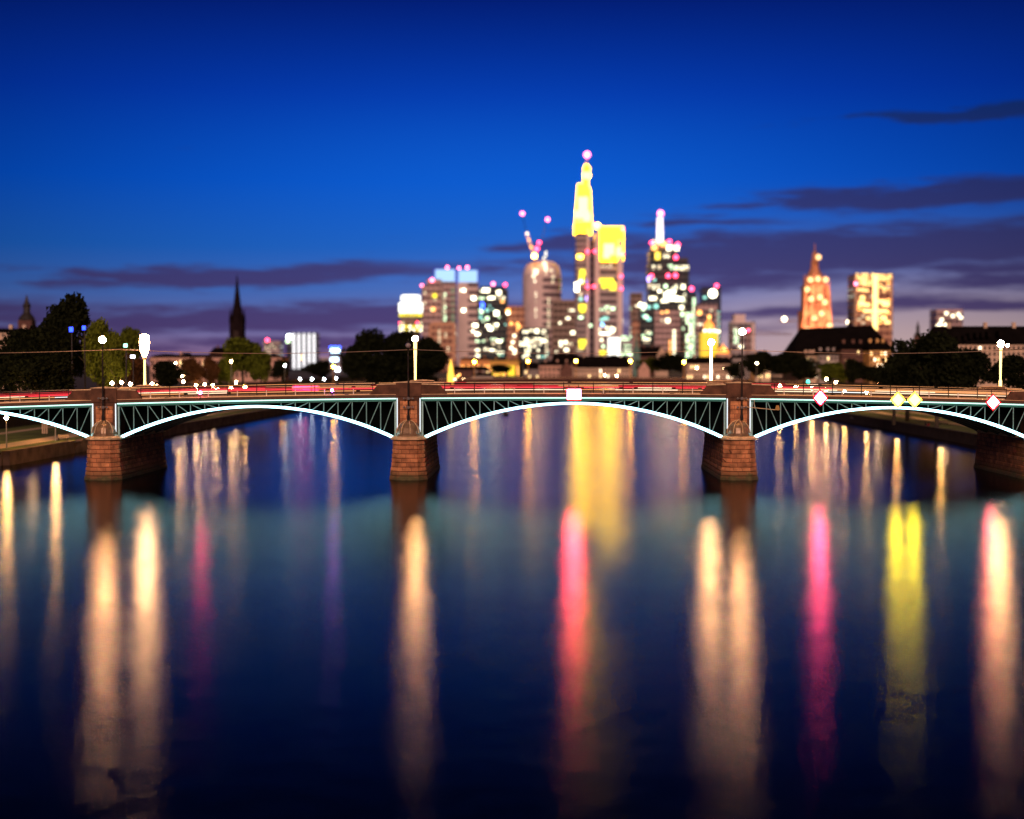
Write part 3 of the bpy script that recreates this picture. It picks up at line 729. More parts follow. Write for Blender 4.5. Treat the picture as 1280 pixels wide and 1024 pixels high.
# ------------------------------------------------------------------ buildings
UNIT = {}
def unit(m, name='window'):
    if (m.name, name) not in UNIT:
        o = MB().box(-.5, -.5, -.5, .5, .5, .5).build(name, m); UNIT[m.name, name] = o.data; bpy.data.objects.remove(o)
    return UNIT[m.name, name]
def win(root, x, z, w_, h_, m, y=0.0, name='window', d=.5):
    o = bpy.data.objects.new(name, unit(m, name)); COL.objects.link(o); o.parent = root
    o.location = (x, y - d / 2 - .02, z); o.scale = (w_, d, h_); return o
W1 = glow('white_window', (1.0, .90, .60), 4.2); W2 = glow('dim_window', (1.0, .80, .5), 1.5); W3 = glow('bright_window', (1.0, .92, .62), 9)
WG = glow('green_white_window', (.72, 1.0, .60), 3.6); WT = glow('teal_window', (.35, .9, .75), 1.8); WO = glow('orange_window', (1.0, .42, .10), 4.5); WY = glow('yellow_window', (1.0, .80, .03), 2.4)
WB = glow('blue_window', (.03, .10, 1.0), 8); WW = glow('white_hot_panel', (1.0, .97, .85), 2.2)
RED = glow('red_beacon_glass', (1.0, .05, .12), 12); REDS = glow('pink_beacon_glass', (1.0, .17, .28), 9)
def bld(name, px0, px1, pyt, Y, dep, m, label, cat='building', zb=ZU, group=None, roof=None):
    x0, x1 = XX(px0, Y), XX(px1, Y); zt = ZZ(pyt, Y); xc = (x0 + x1) / 2
    r0 = empty(name, (xc, Y, zb)); tag(r0, label, cat, group)
    MB().box(-(x1 - x0) / 2, 0, 0, (x1 - x0) / 2, dep, zt - zb).build('body', m, r0)
    r0['w'] = x1 - x0; r0['h'] = zt - zb; r0['Y'] = Y
    return r0
def at(r0, px, py):      # pixel on the front plane of a building -> its local x, z
    Y = r0['Y']; p = P(px, py, Y); return p.x - r0.location.x, p.z - r0.location.z
NSPLIT = {}; rs_ = random.Random(77)
def wpx(r0, px, py, w_, h_, m, name='window', y=0.0, d=.5):      # size in picture pixels
    Y = r0['Y']; x, z = at(r0, px, py); k = Y / F
    key = r0.name
    if name == 'window' and Y > 1200 and (w_ >= 6 or h_ >= 6) and m.name in SPLITTABLE:      # a lit stretch is a run of separate panes
        nx, ny = max(1, round(w_ / 3.2)), max(1, round(h_ / 3.4))
        if NSPLIT.get(key, 0) + nx * ny <= 62:
            NSPLIT[key] = NSPLIT.get(key, 0) + nx * ny
            for i in range(nx):
                for j in range(ny):
                    if nx * ny > 3 and rs_.random() < .12: continue
                    mm = m if rs_.random() < .72 else (W1 if m is W3 else W2 if m is W1 else m)
                    win(r0, x + (i + .5 - nx / 2) * w_ / nx * k, z + (j + .5 - ny / 2) * h_ / ny * k, w_ / nx * .66 * k, h_ / ny * .6 * k, mm, y, name, d)
            return
    return win(r0, x, z, w_ * k, h_ * k, m, y, name, d)
SPLITTABLE = {'white_window', 'dim_window', 'bright_window', 'green_white_window', 'hot_office_light'}
def rnd_wins(r0, px0, px1, py0, py1, cols, rows, prob, ms, seed, fw=.62, fh=.55, runs=.0, y=0.0, cap=95):
    rnd = random.Random(seed); dx = (px1 - px0) / cols; dy = (py1 - py0) / rows; n = 0
    for j in range(rows):
        run = None
        for i in range(cols):
            if run and rnd.random() < runs: m = run
            elif rnd.random() < prob: m = rnd.choice(ms)
            else: run = None; continue
            run = m
            if n >= cap: return
            wpx(r0, px0 + dx * (i + .5), py0 + dy * (j + .5), dx * fw, dy * fh, m, y=y); n += 1
def beacon(r0, px, py, m=RED, r=1.7, y=1.0):
    x, z = at(r0, px, py); o = MB().sphere((x, y, z), r * r0['Y'] / 1800, 8, 5).build('beacon', m, r0, True)
    MB().bar((x, y, z - 3.0 * r), (x, y, z - r * .5), .25, 5).build('beacon_mast', iron, o); return o
def fac(name, base, dark, fh=7.2, bw=5.5, sh=.55): return mat(name, base, .6, bands=(fh, bw, dark, sh), var=.12, vs=.05)
PINK = fac('pink_stone_facade', (.62, .44, .44), (.14, .10, .12)); DKG = fac('dark_glass_facade', (.05, .06, .065), (.02, .03, .04))
BRN = fac('brown_facade', (.32, .23, .19), (.07, .05, .045)); GRY = fac('grey_facade', (.44, .38, .40), (.10, .09, .11), 7.6, 6)
HOR_ = mat('banded_facade', (.78, .62, .60), .6, bands=(9.0, 9000.0, (.14, .10, .12), .5), var=.1, vs=.05)
ORG = fac('orange_stone_facade', (.62, .33, .20), (.22, .10, .08)); PALE = mat('pale_pink_concrete', (.88, .72, .70), .6, var=.08, vs=.04)
NAVY = fac('navy_glass_facade', (.04, .05, .09), (.02, .025, .05))

def skyline():
    # 1 round lantern-topped tower
    Y = 1150; p = P(513.5, 420, Y); k = Y / F
    r0 = empty('round_tower', (p.x, Y, ZU)); r0['Y'] = Y; tag(r0, 'round tower with blazing white drum top above the centre pier', 'tower')
    def z_(py): return ZZ(py, Y) - ZU
    MB().lathe([(12 * k, 0), (12 * k, z_(416))], 20).build('shaft', BRN, r0)
    MB().lathe([(12 * k, z_(416)), (13.5 * k, z_(413)), (13.5 * k, z_(399))], 20).build('gallery', BRN, r0)
    MB().lathe([(13.0 * k, z_(398)), (13.5 * k, z_(392))], 20).build('upper_ring', GRY, r0)
    MB().lathe([(14.2 * k, z_(391.5)), (15.2 * k, z_(389)), (15.2 * k, z_(380)), (14.2 * k, z_(378))], 24).build('lit_drum', WW, r0)
    MB().lathe([(11.5 * k, z_(376)), (12.4 * k, z_(375)), (12.4 * k, z_(371)), (11 * k, z_(369))], 24).build('lit_crown', WW, r0)
    for i in range(9):
        a = PI + PI * (i + .5) / 9
        for (py, m, w_) in ((394.5, WY, 2.2), (404, W2 if i % 3 else RED, 2.0), (408.5, WY if i % 2 else W1, 2.6), (413, W1 if i % 3 else WY, 2.0)):
            if (py == 404 and i in (3, 4, 5)): continue
            o = win(r0, 13.9 * k * math.cos(a), z_(py), w_ * k, 2.6 * k, m, 13.9 * k * math.sin(a)); o.rotation_euler.z = a + PI / 2
    # 2 stepped pink tower
    Y = 1600; r0 = bld('office_tower', 527, 552, 356, Y, 40, PINK, 'slim stepped pink tower just right of the round lit tower', 'tower')
    MB().box(*[v for v in (at(r0, 533, 356)[0], 1.5, r0['h'] + .01)], at(r0, 551, 356)[0], 38, at(r0, 540, 349)[1]).build('upper_block', PINK, r0)
    beacon(r0, 527.5, 357, REDS, 1.8); beacon(r0, 540, 350, REDS, 2.4); beacon(r0, 543.5, 370, WY, 2.6, -2); beacon(r0, 541.5, 387, WO, 2.4, -2)
    rnd_wins(r0, 529, 550, 360, 402, 5, 10, .10, [W2, WT], 3)
    # 3 twin towers with blue crowns
    Y = 1700
    for (a, b, py, lb, sd, mm) in ((543, 570, 352, 'left one of the twin towers with glowing blue crowns', 4, PINK), (572, 598, 353, 'right one of the twin towers with glowing blue crowns', 5, HOR_)):
        r0 = bld('office_tower', a, b, py, Y, 36, mm, lb, 'tower', group='twin towers with blue crowns')
        k = Y / F; w2 = (b - a) / 2 * k
        MB().box(-w2 + .5, .5, r0['h'] + .01, w2 - .5, 34, r0['h'] + 15 * k).build('blue_crown', glow('blue_crown_light', (.38, .66, 1.0), 1.25), r0)
        cf = MB()
        for s in (-1, 1): cf.box(s * (w2 - .3) - .9, -.6, r0['h'] - 1, s * (w2 - .3) + .9, .45, r0['h'] + 15.5 * k)
        cf.box(-w2, -.6, r0['h'] + 15.02 * k, w2, .45, r0['h'] + 16.2 * k); cf.build('crown_frame', glow('blue_frame_light', (.01, .08, 1.0), .5), r0)
        if sd == 4:
            rnd_wins(r0, 552, 558, 366, 402, 2, 9, .8, [WG, W2], 8); rnd_wins(r0, 563, 569, 360, 410, 1, 14, .7, [mat('green_reveal', (.2, .3, .22), .5, emit=(.3, .5, .3), es=.5)], 9)
            beacon(r0, 559, 334, REDS, 1.9, 4)
        else:
            beacon(r0, 573.5, 335, REDS, 1.8, 4); beacon(r0, 584, 334, REDS, 2.0, 4)
            for px, py_, w_, h_ in ((578.5, 363, 7, 5), (579.5, 388, 4, 3.5), (592, 373, 5, 4), (593, 406.5, 3.5, 3), (596, 407, 4, 3.5), (591, 414, 2.5, 2), (597, 417, 4, 3)): wpx(r0, px, py_, w_, h_, W3)
    # 4 small arched orange tower
    r0 = bld('office_tower', 536, 570, 408, 1450, 25, ORG, 'squat orange stone tower with arched top beside the black trees', 'tower')
    k = 1450 / F; x0, z0 = at(r0, 553, 408)
    MB().prism([(-17 * k, z0), (17 * k, z0), (17 * k, z0 + 2 * k), (13 * k, z0 + 5.5 * k), (-12 * k, z0 + 5.5 * k), (-16.5 * k, z0 + 2 * k)], -.6, 24).build('arched_top', mat('orange_stone', (.66, .36, .22), .6, var=.1, vs=.1), r0)
    for px in (537.5, 568): wpx(r0, px, 428, 3, 40, MATS['orange_stone'], 'corner_pier')
    rnd_wins(r0, 547.5, 551, 412, 432, 1, 8, .95, [W2], 4); rnd_wins(r0, 552, 562, 412, 440, 3, 8, .12, [W2], 6)
    # 5 dark green glass tower
    r0 = bld('office_tower', 597, 635, 362, 1650, 36, DKG, 'dark glass tower with green white windows and lit top floor', 'tower')
    k = 1650 / F; x0, z0 = at(r0, 600, 362); x1, _ = at(r0, 632, 362); MB().box(x0, 2, z0 + .01, x1, 30, z0 + 4 * k).build('roof_block', DKG, r0)
    for px, py, w_, h_, m in ((606, 363, 12, 6, W3), (623.5, 366, 6, 6, W3), (602, 373, 7, 4, WG), (614, 372.5, 9, 4.5, W3), (625, 372.5, 13, 4, W1), (628, 377, 4, 2.5, WO), (603, 382, 4, 7, WB), (609, 388, 4, 3.5, WT), (602, 390, 4, 3.5, WG), (620.5, 391.5, 5, 5, W3),
                              (601, 397, 4, 3, WT), (609, 398, 4, 3.5, WG), (610, 407.5, 6, 4, W3), (620, 406, 6, 5, W3), (613, 411, 5, 4, W3), (597, 418, 6, 4, W3), (600, 426.5, 12, 3.5, WG), (617, 424, 8, 3, WG), (624, 426.5, 7, 4, W3), (617, 429.5, 4, 3, W2), (597, 438, 5, 3, W1),
                              (608, 436.5, 7, 4, W1), (615, 438, 9, 3.5, W3), (625, 440.5, 10, 2.5, W1), (597, 445, 5, 3, W1)): wpx(r0, px, py, w_, h_, m)
    rnd_wins(r0, 598, 634, 380, 446, 9, 14, .16, [WT, W2, WG], 12, fw=.45, fh=.4)
    beacon(r0, 616.5, 355, REDS, 2.2); beacon(r0, 631.5, 356, RED, 2.0)
    # 6 rose building
    r0 = bld('office_building', 634, 656, 383, 1550, 25, ORG, 'rose brick building with orange lamp between dark tower and round tower', 'building')
    beacon(r0, 635, 389, WO, 3.0, -2); beacon(r0, 635, 391.5, W3, 1.9, -4)
    for px, py in ((639, 404.5), (647, 405), (649, 409), (648, 412), (643, 420), (641, 428), (639, 435), (643.5, 438), (643, 441)): wpx(r0, px, py, 3.6, 3.2, WO if py < 413 else W1)
    # 7 round tower under construction
    Y = 1750; p = P(678, 448, Y); k = Y / F
    r0 = empty('round_tower', (p.x, Y, ZU)); r0['Y'] = Y; tag(r0, 'pale round tower with white window columns and a crane above', 'tower')
    def z_(py): return ZZ(py, Y) - ZU
    MB().lathe([(24.5 * k, 0), (24.5 * k, z_(345)), (24.5 * k, z_(343))], 28, (0, 24 * k, 0)).build('shaft', HOR_, r0)
    MB().lathe([(24 * k, z_(342.5)), (23 * k, z_(336)), (20 * k, z_(330)), (15 * k, z_(326.5)), (8 * k, z_(325))], 28, (0, 24 * k, 0)).build('domed_top', PALE, r0)
    for px, py, w_, h_ in ((681, 338, 5.5, 48), (670, 345, 5, 17), (667, 341, 4.5, 12), (681, 371, 5, 17), (671, 372, 4.5, 15), (681, 393, 4.5, 24), (671, 394, 4.5, 19)):
        wpx(r0, px, py, w_, h_, W1, 'window', y=1.4)
    for py in (338, 346, 352): wpx(r0, 690 - (py % 5), py, 8, 3, W2, y=3)
    rnd_wins(r0, 683, 688, 372, 410, 1, 12, .8, [W2], 8, y=1.0)
    # crane on it
    cr = empty('tower_crane', (XX(668, Y - 5), Y + 20, ZZ(330, Y))); tag(cr, 'luffing crane with orange lit boom on the pale round tower', 'crane')
    def c_(px, py): q = P(px, py, Y - 5); return (q.x - cr.location.x, q.y - cr.location.y, q.z - cr.location.z)
    def lattice(m, a, b, w_, n):
        a = Vector(a); b = Vector(b); up = Vector((0, 0, 1)) if abs((b - a).normalized().z) < .8 else Vector((1, 0, 0))
        s = (b - a).cross(up).normalized() * w_; u = s.cross(b - a).normalized() * w_
        cs = [s + u, s - u, -s - u, -s + u]
        for c in cs: m.bar(a + c, b + c, w_ * .16, 4)
        for i in range(n):
            t0, t1 = i / n, (i + 1) / n
            for j in range(4): m.bar(a.lerp(b, t0) + cs[j], a.lerp(b, t1) + cs[(j + 1) % 4], w_ * .10, 4)
    wpaint = mat('crane_paint', (.75, .45, .2), .5)
    cm = MB(); lattice(cm, c_(668, 332), c_(669, 316), 1.3, 5); cm.build('mast', wpaint, cr)
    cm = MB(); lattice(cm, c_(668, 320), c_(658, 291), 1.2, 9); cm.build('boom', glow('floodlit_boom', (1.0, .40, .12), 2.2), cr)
    cm = MB(); cm.bar(c_(658, 291), c_(653, 268), .35, 5); cm.bar(c_(672, 318), c_(684, 275), .3, 5); cm.build('jib_tip', iron, cr)
    for px, py, r_, m in ((653, 267, 2.4, REDS), (684.5, 274.5, 2.3, REDS), (674, 303.5, 2.1, RED), (671, 311, 2.6, RED), (668, 320, 3.0, glow('orange_flood', (1.0, .55, .08), 30)), (659, 292, 1.6, W1), (661, 300, 1.5, WO), (664, 309, 1.6, WO)):
        MB().sphere(c_(px, py), r_, 8, 5).build('crane_lamp', m, cr, True)
    # 8 bright low block
    r0 = bld('office_building', 648, 686, 410, 1450, 20, DKG, 'low glass block with a blazing white floor below the crane tower', 'building')
    for px, py, w_, h_ in ((666, 427, 22, 10), (653, 430, 8, 6), (657, 415, 8, 4), (663, 413, 6, 4), (671, 414, 5, 5), (680, 415, 5, 6), (665, 433, 12, 2.5), (659, 441, 6, 10), (683, 428, 4, 6), (679, 426, 4, 4)): wpx(r0, px, py, w_, h_, W1)
    rnd_wins(r0, 649, 686, 432, 448, 10, 4, .35, [W2, WT, W1], 17)
    rnd_wins(r0, 681, 685, 418, 447, 1, 9, .9, [W2], 18)
    # 9 brown slab
    r0 = bld('office_tower', 690, 719.5, 375, 1600, 30, BRN, 'plain brown slab tower left of the tallest tower', 'tower')
    for px, py, w_, h_ in ((714, 388, 9, 3.5), (710, 398, 5, 2.5), (716, 416, 5, 4), (700, 404, 2.5, 2.5), (701, 428, 4, 3), (707, 428, 4, 4), (713, 430, 6, 5), (701, 432, 3, 3), (708, 437.5, 5, 4), (696, 440, 3, 2)): wpx(r0, px, py, w_, h_, W1)
    # 10 the tallest tower
    Y = 1850; k = Y / F
    r0 = empty('skyscraper', (XX(748, Y), Y, ZU)); r0['Y'] = Y; tag(r0, 'tallest skyscraper with glowing yellow crowns and tall antenna', 'skyscraper')
    def bx(px0, px1, py0, py1, y0, y1, nm, m):
        a = at(r0, px0, py1); b = at(r0, px1, py0); return MB().box(a[0], y0, a[1], b[0], y1, b[1]).build(nm, m, r0)
    GL = fac('tower_glass', (.42, .35, .36), (.13, .11, .13), 7.8, 5.0)
    GL2 = mat('louvred_glass', (.52, .43, .45), .5, bands=(9.5, 9000., (.12, .10, .11), .5), var=.1, vs=.05)
    bx(719.5, 734, 291, 449, 0, 40, 'left_wing', GL); bx(733.5, 736.5, 286, 449, -3, -.05, 'pillar', PALE)
    bx(737, 743, 300, 449, 2, 30, 'recessed_core', mat('dark_core', (.10, .07, .09), .5, bands=(10., 3.1, (.03, .02, .03), .5)))
    bx(743.2, 749.2, 292, 449, -4, 20, 'pillar', PALE); bx(749.4, 771.3, 326, 449, 0, 40, 'right_wing', GL2); bx(771.4, 778.2, 300, 449, -4, 20, 'pillar', PALE)
    YC = glow('yellow_crown_light', (1.0, .50, .005), 14); YH = glow('hot_crown_light', (1.0, .56, .03), 26)
    bx(750, 779.5, 284, 326, -3.5, -.1, 'yellow_crown', YC); bx(749.6, 779, 283, 326, 0, 36, 'crown_block', GL)
    for px, py, w_, h_ in ((761, 312, 13, 14), (773, 315, 6, 11), (758, 319, 8, 8)): wpx(r0, px, py, w_, h_, YH, 'flood_panel', y=-3.5)
    bx(718.8, 740, 277, 291, 0, 36, 'left_crown', YC); 
    a = [at(r0, *q) for q in ((719, 277), (740, 277), (738.5, 238), (735, 229.5), (722.5, 229.5), (720, 262))]
    MB().prism(a, 2, 14).build('gable_crown', YC, r0)
    for px, py, w_, h_ in ((729, 255, 12, 18), (728, 268, 18, 10), (734, 272, 9, 10), (727, 280, 14, 8)): wpx(r0, px, py, w_, h_, YH, 'flood_panel', y=1.9)
    am = MB(); q = at(r0, 732.5, 230); q2 = at(r0, 733.5, 205); am.bar((q[0], 8, q[1]), (q2[0], 8, q2[1]), 3.6, 10, 2.6); am.build('antenna_base', YC, r0)
    q3 = at(r0, 734.5, 190); MB().bar((q2[0], 8, q2[1]), (q3[0], 8, q3[1]), 1.1, 8, .7).build('antenna', mat('white_mast', (.75, .6, .7), .5), r0)
    beacon(r0, 733.5, 219, YH, 5.0, 3); beacon(r0, 733.5, 211, YC, 4.6, 3)
    beacon(r0, 734, 193, REDS, 4.0, 3); beacon(r0, 746.5, 283, glow('hot_amber', (1, .6, .05), 24), 3.6, -5)
    for px, py in ((743, 281), (778, 287), (734, 315), (743, 314.5), (778, 318.5), (734, 359), (742, 358.5), (776, 346), (776, 361)): beacon(r0, px, py, RED, 1.8, -5)
    for px, py, w_, h_ in ((727, 350, 6, 10), (728, 384, 9, 7), (728, 389, 6, 4), (728, 428, 9, 7), (727, 434, 6, 4), (758, 351, 18, 6), (762, 356, 16, 6), (766, 361, 8, 4), (755, 358, 6, 5), (755, 441, 11, 5)): wpx(r0, px, py, w_, h_, WY)
    for px, py, w_, h_, m in ((725, 321, 7, 5, glow('amber_lamp', (1, .55, .05), 16)), (721, 356, 5, 5, W3), (721, 362, 5, 5, W3), (726, 352, 5, 4, W1), (726, 368, 3, 4, W2), (726, 374, 4, 4, WT), (726, 397, 5, 3, WG), (724, 438, 8, 2, W2), (762, 332, 6, 6, W1), (754, 333, 7, 3, W2),
                              (759, 384, 6, 4, WG), (753, 387, 8, 2.5, WG), (766, 386, 5, 3, WG), (760, 390, 4, 3, W2), (757, 398, 7, 3, WT), (752, 400, 4, 3, WT), (753, 406, 3, 3, glow('soft_blue_window', (.2, .5, 1), 8)), (761, 410, 9, 5, W1), (766, 412, 5, 4, W1), (764, 415, 8, 4, W1),
                              (755, 417, 16, 3.5, W3), (749, 412, 3, 3, W1), (752, 425, 3, 3, W1), (754, 433, 3, 3, WG), (738, 407, 3, 3, WG), (777, 401, 3, 4, W1), (734, 373, 3, 6, glow('violet_lamp', (.4, .3, 1), 6)), (735, 352, 3, 5, WB), (728, 341, 7, 8, WY), (754, 446, 10, 2, WG)): wpx(r0, px, py, w_, h_, m, y=-.1)
    # 11 bright panel building
    r0 = bld('office_building', 759, 775.5, 421, 1350, 15, GRY, 'small building with blazing white front below the tallest tower', 'building')
    wpx(r0, 767.5, 435, 15, 26, WW, 'lit_facade')
    r0 = bld('office_building', 775.8, 792, 420, 1380, 15, GRY, 'low block with lit strip windows right of the white front', 'building')
    for px, py, w_, h_ in ((783, 421, 13, 3), (781, 424.5, 11, 3), (784, 432, 10, 1.6), (784, 437, 9, 1.6), (777, 443, 4, 3), (784, 442, 7, 4), (788, 443, 4, 3)): wpx(r0, px, py, w_, h_, WG)
    # 12 slab
    r0 = bld('office_tower', 789, 803, 366, 1700, 25, BRN, 'narrow brown slab with a golden lamp near its top', 'tower')
    for px, py, w_, h_, m in ((798, 381, 8, 6, W3), (805, 382, 5, 5, W1), (804, 387, 4, 4, WG)): wpx(r0, px, py, w_, h_, m)
    r0 = bld('office_building', 790, 799, 401, 1500, 14, ORG, 'small orange lit block at the foot of the brown slab', 'building')
    r0 = bld('office_building', 799, 816, 388, 1520, 18, DKG, 'dark glass block with teal windows left of the stepped tower', 'building')
    for px, py, w_, h_, m in ((807, 396, 5, 4, WG), (811, 399, 5, 4, WT), (805, 395, 4, 3, WT), (810, 415, 7, 5, W1), (812, 417, 6, 3, WG), (804, 421, 5, 6, WG), (808, 424, 10, 4, W1), (808, 428, 8, 2, W2)): wpx(r0, px, py, w_, h_, m)
    # 13 stepped dark tower with white mast
    Y = 1750; r0 = bld('skyscraper', 811, 861, 330, Y, 40, DKG, 'dark stepped skyscraper with white lit mast and red beacons', 'skyscraper')
    def bx2(px0, px1, py0, py1, y0, y1, nm, m):
        a = at(r0, px0, py1); b = at(r0, px1, py0); return MB().box(a[0], y0, a[1], b[0], y1, b[1]).build(nm, m, r0)
    bx2(812.5, 846, 312, 330, .5, 36, 'middle_step', DKG); bx2(816, 838, 302, 312, 2, 30, 'top_step', BRN); bx2(818, 850, 388, 440, -6, -.1, 'front_block', PINK)
    bx2(848, 861, 322, 330, 6, 30, 'side_step', DKG)
    q = at(r0, 826, 302); q2 = at(r0, 826, 271); MB().bar((q[0], 10, q[1]), (q2[0], 10, q2[1]), 4.2, 10, 3.4).build('lit_mast', glow('white_mast_light', (1, .86, .86), 2.5), r0)
    beacon(r0, 826, 266.5, REDS, 3.8, 3)
    for px, py, w_, h_, m in ((820, 303, 9, 6, W1), (829, 305, 7, 5, WO), (818, 310, 6, 5, WO), (841, 310, 16, 7, W3), (833, 319.5, 8, 6, W1), (822, 320, 6, 9, glow('gold_window', (1, .7, .08), 3)), (815, 334.5, 7, 6, W1), (824, 334, 4, 4, W2), (838, 334, 6, 7, WG), (852, 335, 18, 6, W1), (846, 334, 7, 4, WG),
                              (820, 359, 9, 6, W1), (825, 364, 6, 5, W3), (832, 358, 4, 4, WG), (843, 359, 8, 6, W1), (839, 365, 11, 4, W3), (853.5, 358.5, 5, 6, W3), (816, 373, 9, 4, W1), (833, 369, 5, 6, W3), (831, 376, 9, 4, W1), (842, 373, 9, 5, W3), (850, 374, 12, 5, W1), (857, 375, 6, 6, WG), (820, 383, 5, 5, WT), (853, 384.5, 7, 4.5, W1),
                              (853, 393, 5, 5, WG), (812, 357, 3, 6, W2), (811, 384, 4, 4, WT), (818, 350, 3, 3, WT), (834, 401, 5, 5, W1), (827, 401, 3, 2, W2), (833, 390, 3, 3, WO), (827, 391, 3, 2, WO), (857, 411, 9, 3, WG)): wpx(r0, px, py, w_, h_, m, y=-.6 if py < 388 else -6.2)
    for py in range(414, 446, 4):
        wpx(r0, 842, py, 3, 2, W1, y=-6.2)
        if py > 424: wpx(r0, 837, py + 1, 2, 2, WO, y=-6.2)
    for px, py in ((814.5, 304), (836.5, 302.5), (847, 306), (844.5, 322), (814, 345.5), (835, 345), (844, 344.5)): beacon(r0, px, py, RED, 2.5, -3)
    wpx(r0, 810.5, 349, 3, 6, glow('violet_lamp', (.5, .2, 1), 6), y=-.6)
    # 14 lattice-lit tower
    r0 = bld('office_tower', 857, 870.5, 366, 1650, 20, DKG, 'slender tower covered in a lattice of green white lights', 'tower')
    beacon(r0, 864.5, 361, RED, 2.6); rnd = random.Random(3)
    for py in range(374, 447, 3):
        for px in (859, 863, 867.5):
            if px == 867.5 or py > 390 and rnd.random() < .72: wpx(r0, px, py, 3.0, 1.7, rnd.choice((WG, W1, WG)))
    # 15 pair on the right
    r0 = bld('office_tower', 877, 901, 359, 1800, 30, NAVY, 'dark blue tower with a round white sign near its top', 'tower')
    x_, z_0 = at(r0, 891, 367); MB().prism([(x_ + 5 * math.cos(t * PI / 8), z_0 + 5 * math.sin(t * PI / 8)) for t in range(16)], -1, -.1).build('round_sign', W3, r0)
    wpx(r0, 881, 372, 4, 3, WT); beacon(r0, 896, 357.5, RED, 2.4)
    for py in range(390, 432, 3): wpx(r0, 898, py, 3, 1.0, W2 if py % 2 else WT)
    r0 = bld('office_tower', 870.8, 896, 380, 1600, 24, PINK, 'pink stone tower with dark bays in front of the blue tower', 'tower')
    for px, py, w_, h_, m in ((874.5, 391, 5, 5, WO), (886.5, 396.5, 4, 5, WO), (874, 405.5, 9, 3, W1), (889, 388, 4, 2, W2), (883, 421, 3, 3, W2)): wpx(r0, px, py, w_, h_, m)
    for px in (877, 883.5, 890): wpx(r0, px, 412, 3, 48, mat('dark_bay', (.05, .04, .06), .3), 'window_bay', d=.3)
    # 18 pale office
    r0 = bld('office_building', 914, 944, 402, 1500, 20, GRY, 'pale office block with taller core left of the cathedral', 'building')
    k = 1500 / F; q = at(r0, 918, 402); q2 = at(r0, 932, 393); MB().box(q[0], 1, q[1] + .01, q2[0], 16, q2[1]).build('roof_core', PALE, r0)
    wpx(r0, 941.5, 420, 4, 36, PALE, 'corner_pier'); wpx(r0, 929, 403, 30, 2, PALE, 'top_band'); rnd_wins(r0, 917, 923, 408, 430, 2, 7, .8, [WG, W2], 5, fw=.5, fh=.5)
    wpx(r0, 926, 433.5, 5, 3, W1)
    # 20 bright lit tower
    r0 = bld('office_tower', 1068, 1115.5, 342, 1400, 30, ORG, 'square tower ablaze with yellow white lights right of the cathedral', 'tower')
    for px, py, w_, h_ in ((1081, 345, 22, 8), (1106, 347, 18, 9), (1078, 352, 9, 8), (1086, 354, 14, 8), (1076, 362, 10, 5), (1082, 363, 8, 5), (1103, 358, 8, 6), (1108, 363, 9, 6), (1077, 379, 8, 6), (1083, 381, 9, 4), (1094, 378, 6, 70), (1101, 377, 12, 4), (1107, 380, 9, 6), (1085, 389, 12, 3.5), (1103, 389, 14, 3.5), (1105, 398, 7, 4), (1109, 403, 7, 4), (1085, 398, 4, 3), (1078, 372, 6, 4)): wpx(r0, px, py, w_, h_, glow('hot_office_light', (1, .62, .20), 3.2))
    for px in (1069.5, 1114): wpx(r0, px, 378, 2.4, 70, mat('lit_corner', (.8, .5, .3), .5), 'corner_pier')
    rnd_wins(r0, 1071, 1113, 352, 410, 8, 14, .18, [W2, WO], 22, fw=.7, fh=.4)
    beacon(r0, 1069, 355, REDS, 2.2, -3)
    # 22 small tower far right
    r0 = bld('office_tower', 1170, 1203, 387, 1500, 24, PINK, 'small pink tower above the long mansard roof at right', 'tower')
    for px, py in ((1183, 392), (1191, 395), (1198, 393), (1201, 397), (1172, 408), (1175, 405), (1178, 409), (1182, 406), (1177, 400), (1173, 413)): wpx(r0, px, py, 3.5, 3.2, W1)
    for px in (1181, 1186, 1191, 1196, 1201): wpx(r0, px, 403, 1.5, 18, mat('dark_bay', (.05, .04, .06), .3), 'window_bay', d=.3)
    # left distant buildings
    r0 = bld('office_tower', 358, 396.5, 416, 1500, 20, NAVY, 'tower with five glowing white vertical bands', 'tower')
    for px in (367.4, 373.6, 380, 386.5, 392.6): wpx(r0, px, 439, 2.6, 44, glow('white_band_light', (1, .98, 1), 1.7), 'light_band', y=-.1)
    wpx(r0, 362, 421, 6, 5, cool_w, y=-.1); wpx(r0, 360, 427, 5, 3, WG, y=-.1); wpx(r0, 377, 447, 3, 5, WO, y=-.7)
    r0 = bld('apartment_tower', 329, 350, 426, 1400, 20, GRY, 'pale apartment block with red beacon left of the striped tower', 'building')
    beacon(r0, 334, 425.5, RED, 2.4); rnd_wins(r0, 331, 349, 430, 446, 5, 5, .35, [W2], 9, fw=.5, fh=.5)
    r0 = bld('office_building', 400, 429, 447, 1200, 20, GRY, 'low grey block with two blue white roof signs', 'building')
    q = at(r0, 412, 447); q2 = at(r0, 426, 436); MB().box(q[0], 2, q[1] + .01, q2[0], 14, q2[1]).build('roof_core', NAVY, r0)
    wpx(r0, 418.5, 438.5, 11, 4.5, glow('blue_white_sign', (.55, .75, 1), 7), 'lit_sign', y=1.9); wpx(r0, 418, 449.5, 9, 4.5, glow('blue_white_sign', (.55, .75, 1), 7), 'lit_sign', y=-.1)
    wpx(r0, 418.5, 434, 14, 2, WB, 'lit_sign', y=1.9); wpx(r0, 422, 462, 4, 4, cool_w)
cool_w = glow('cool_window', (.85, .92, 1), 14)
skyline()

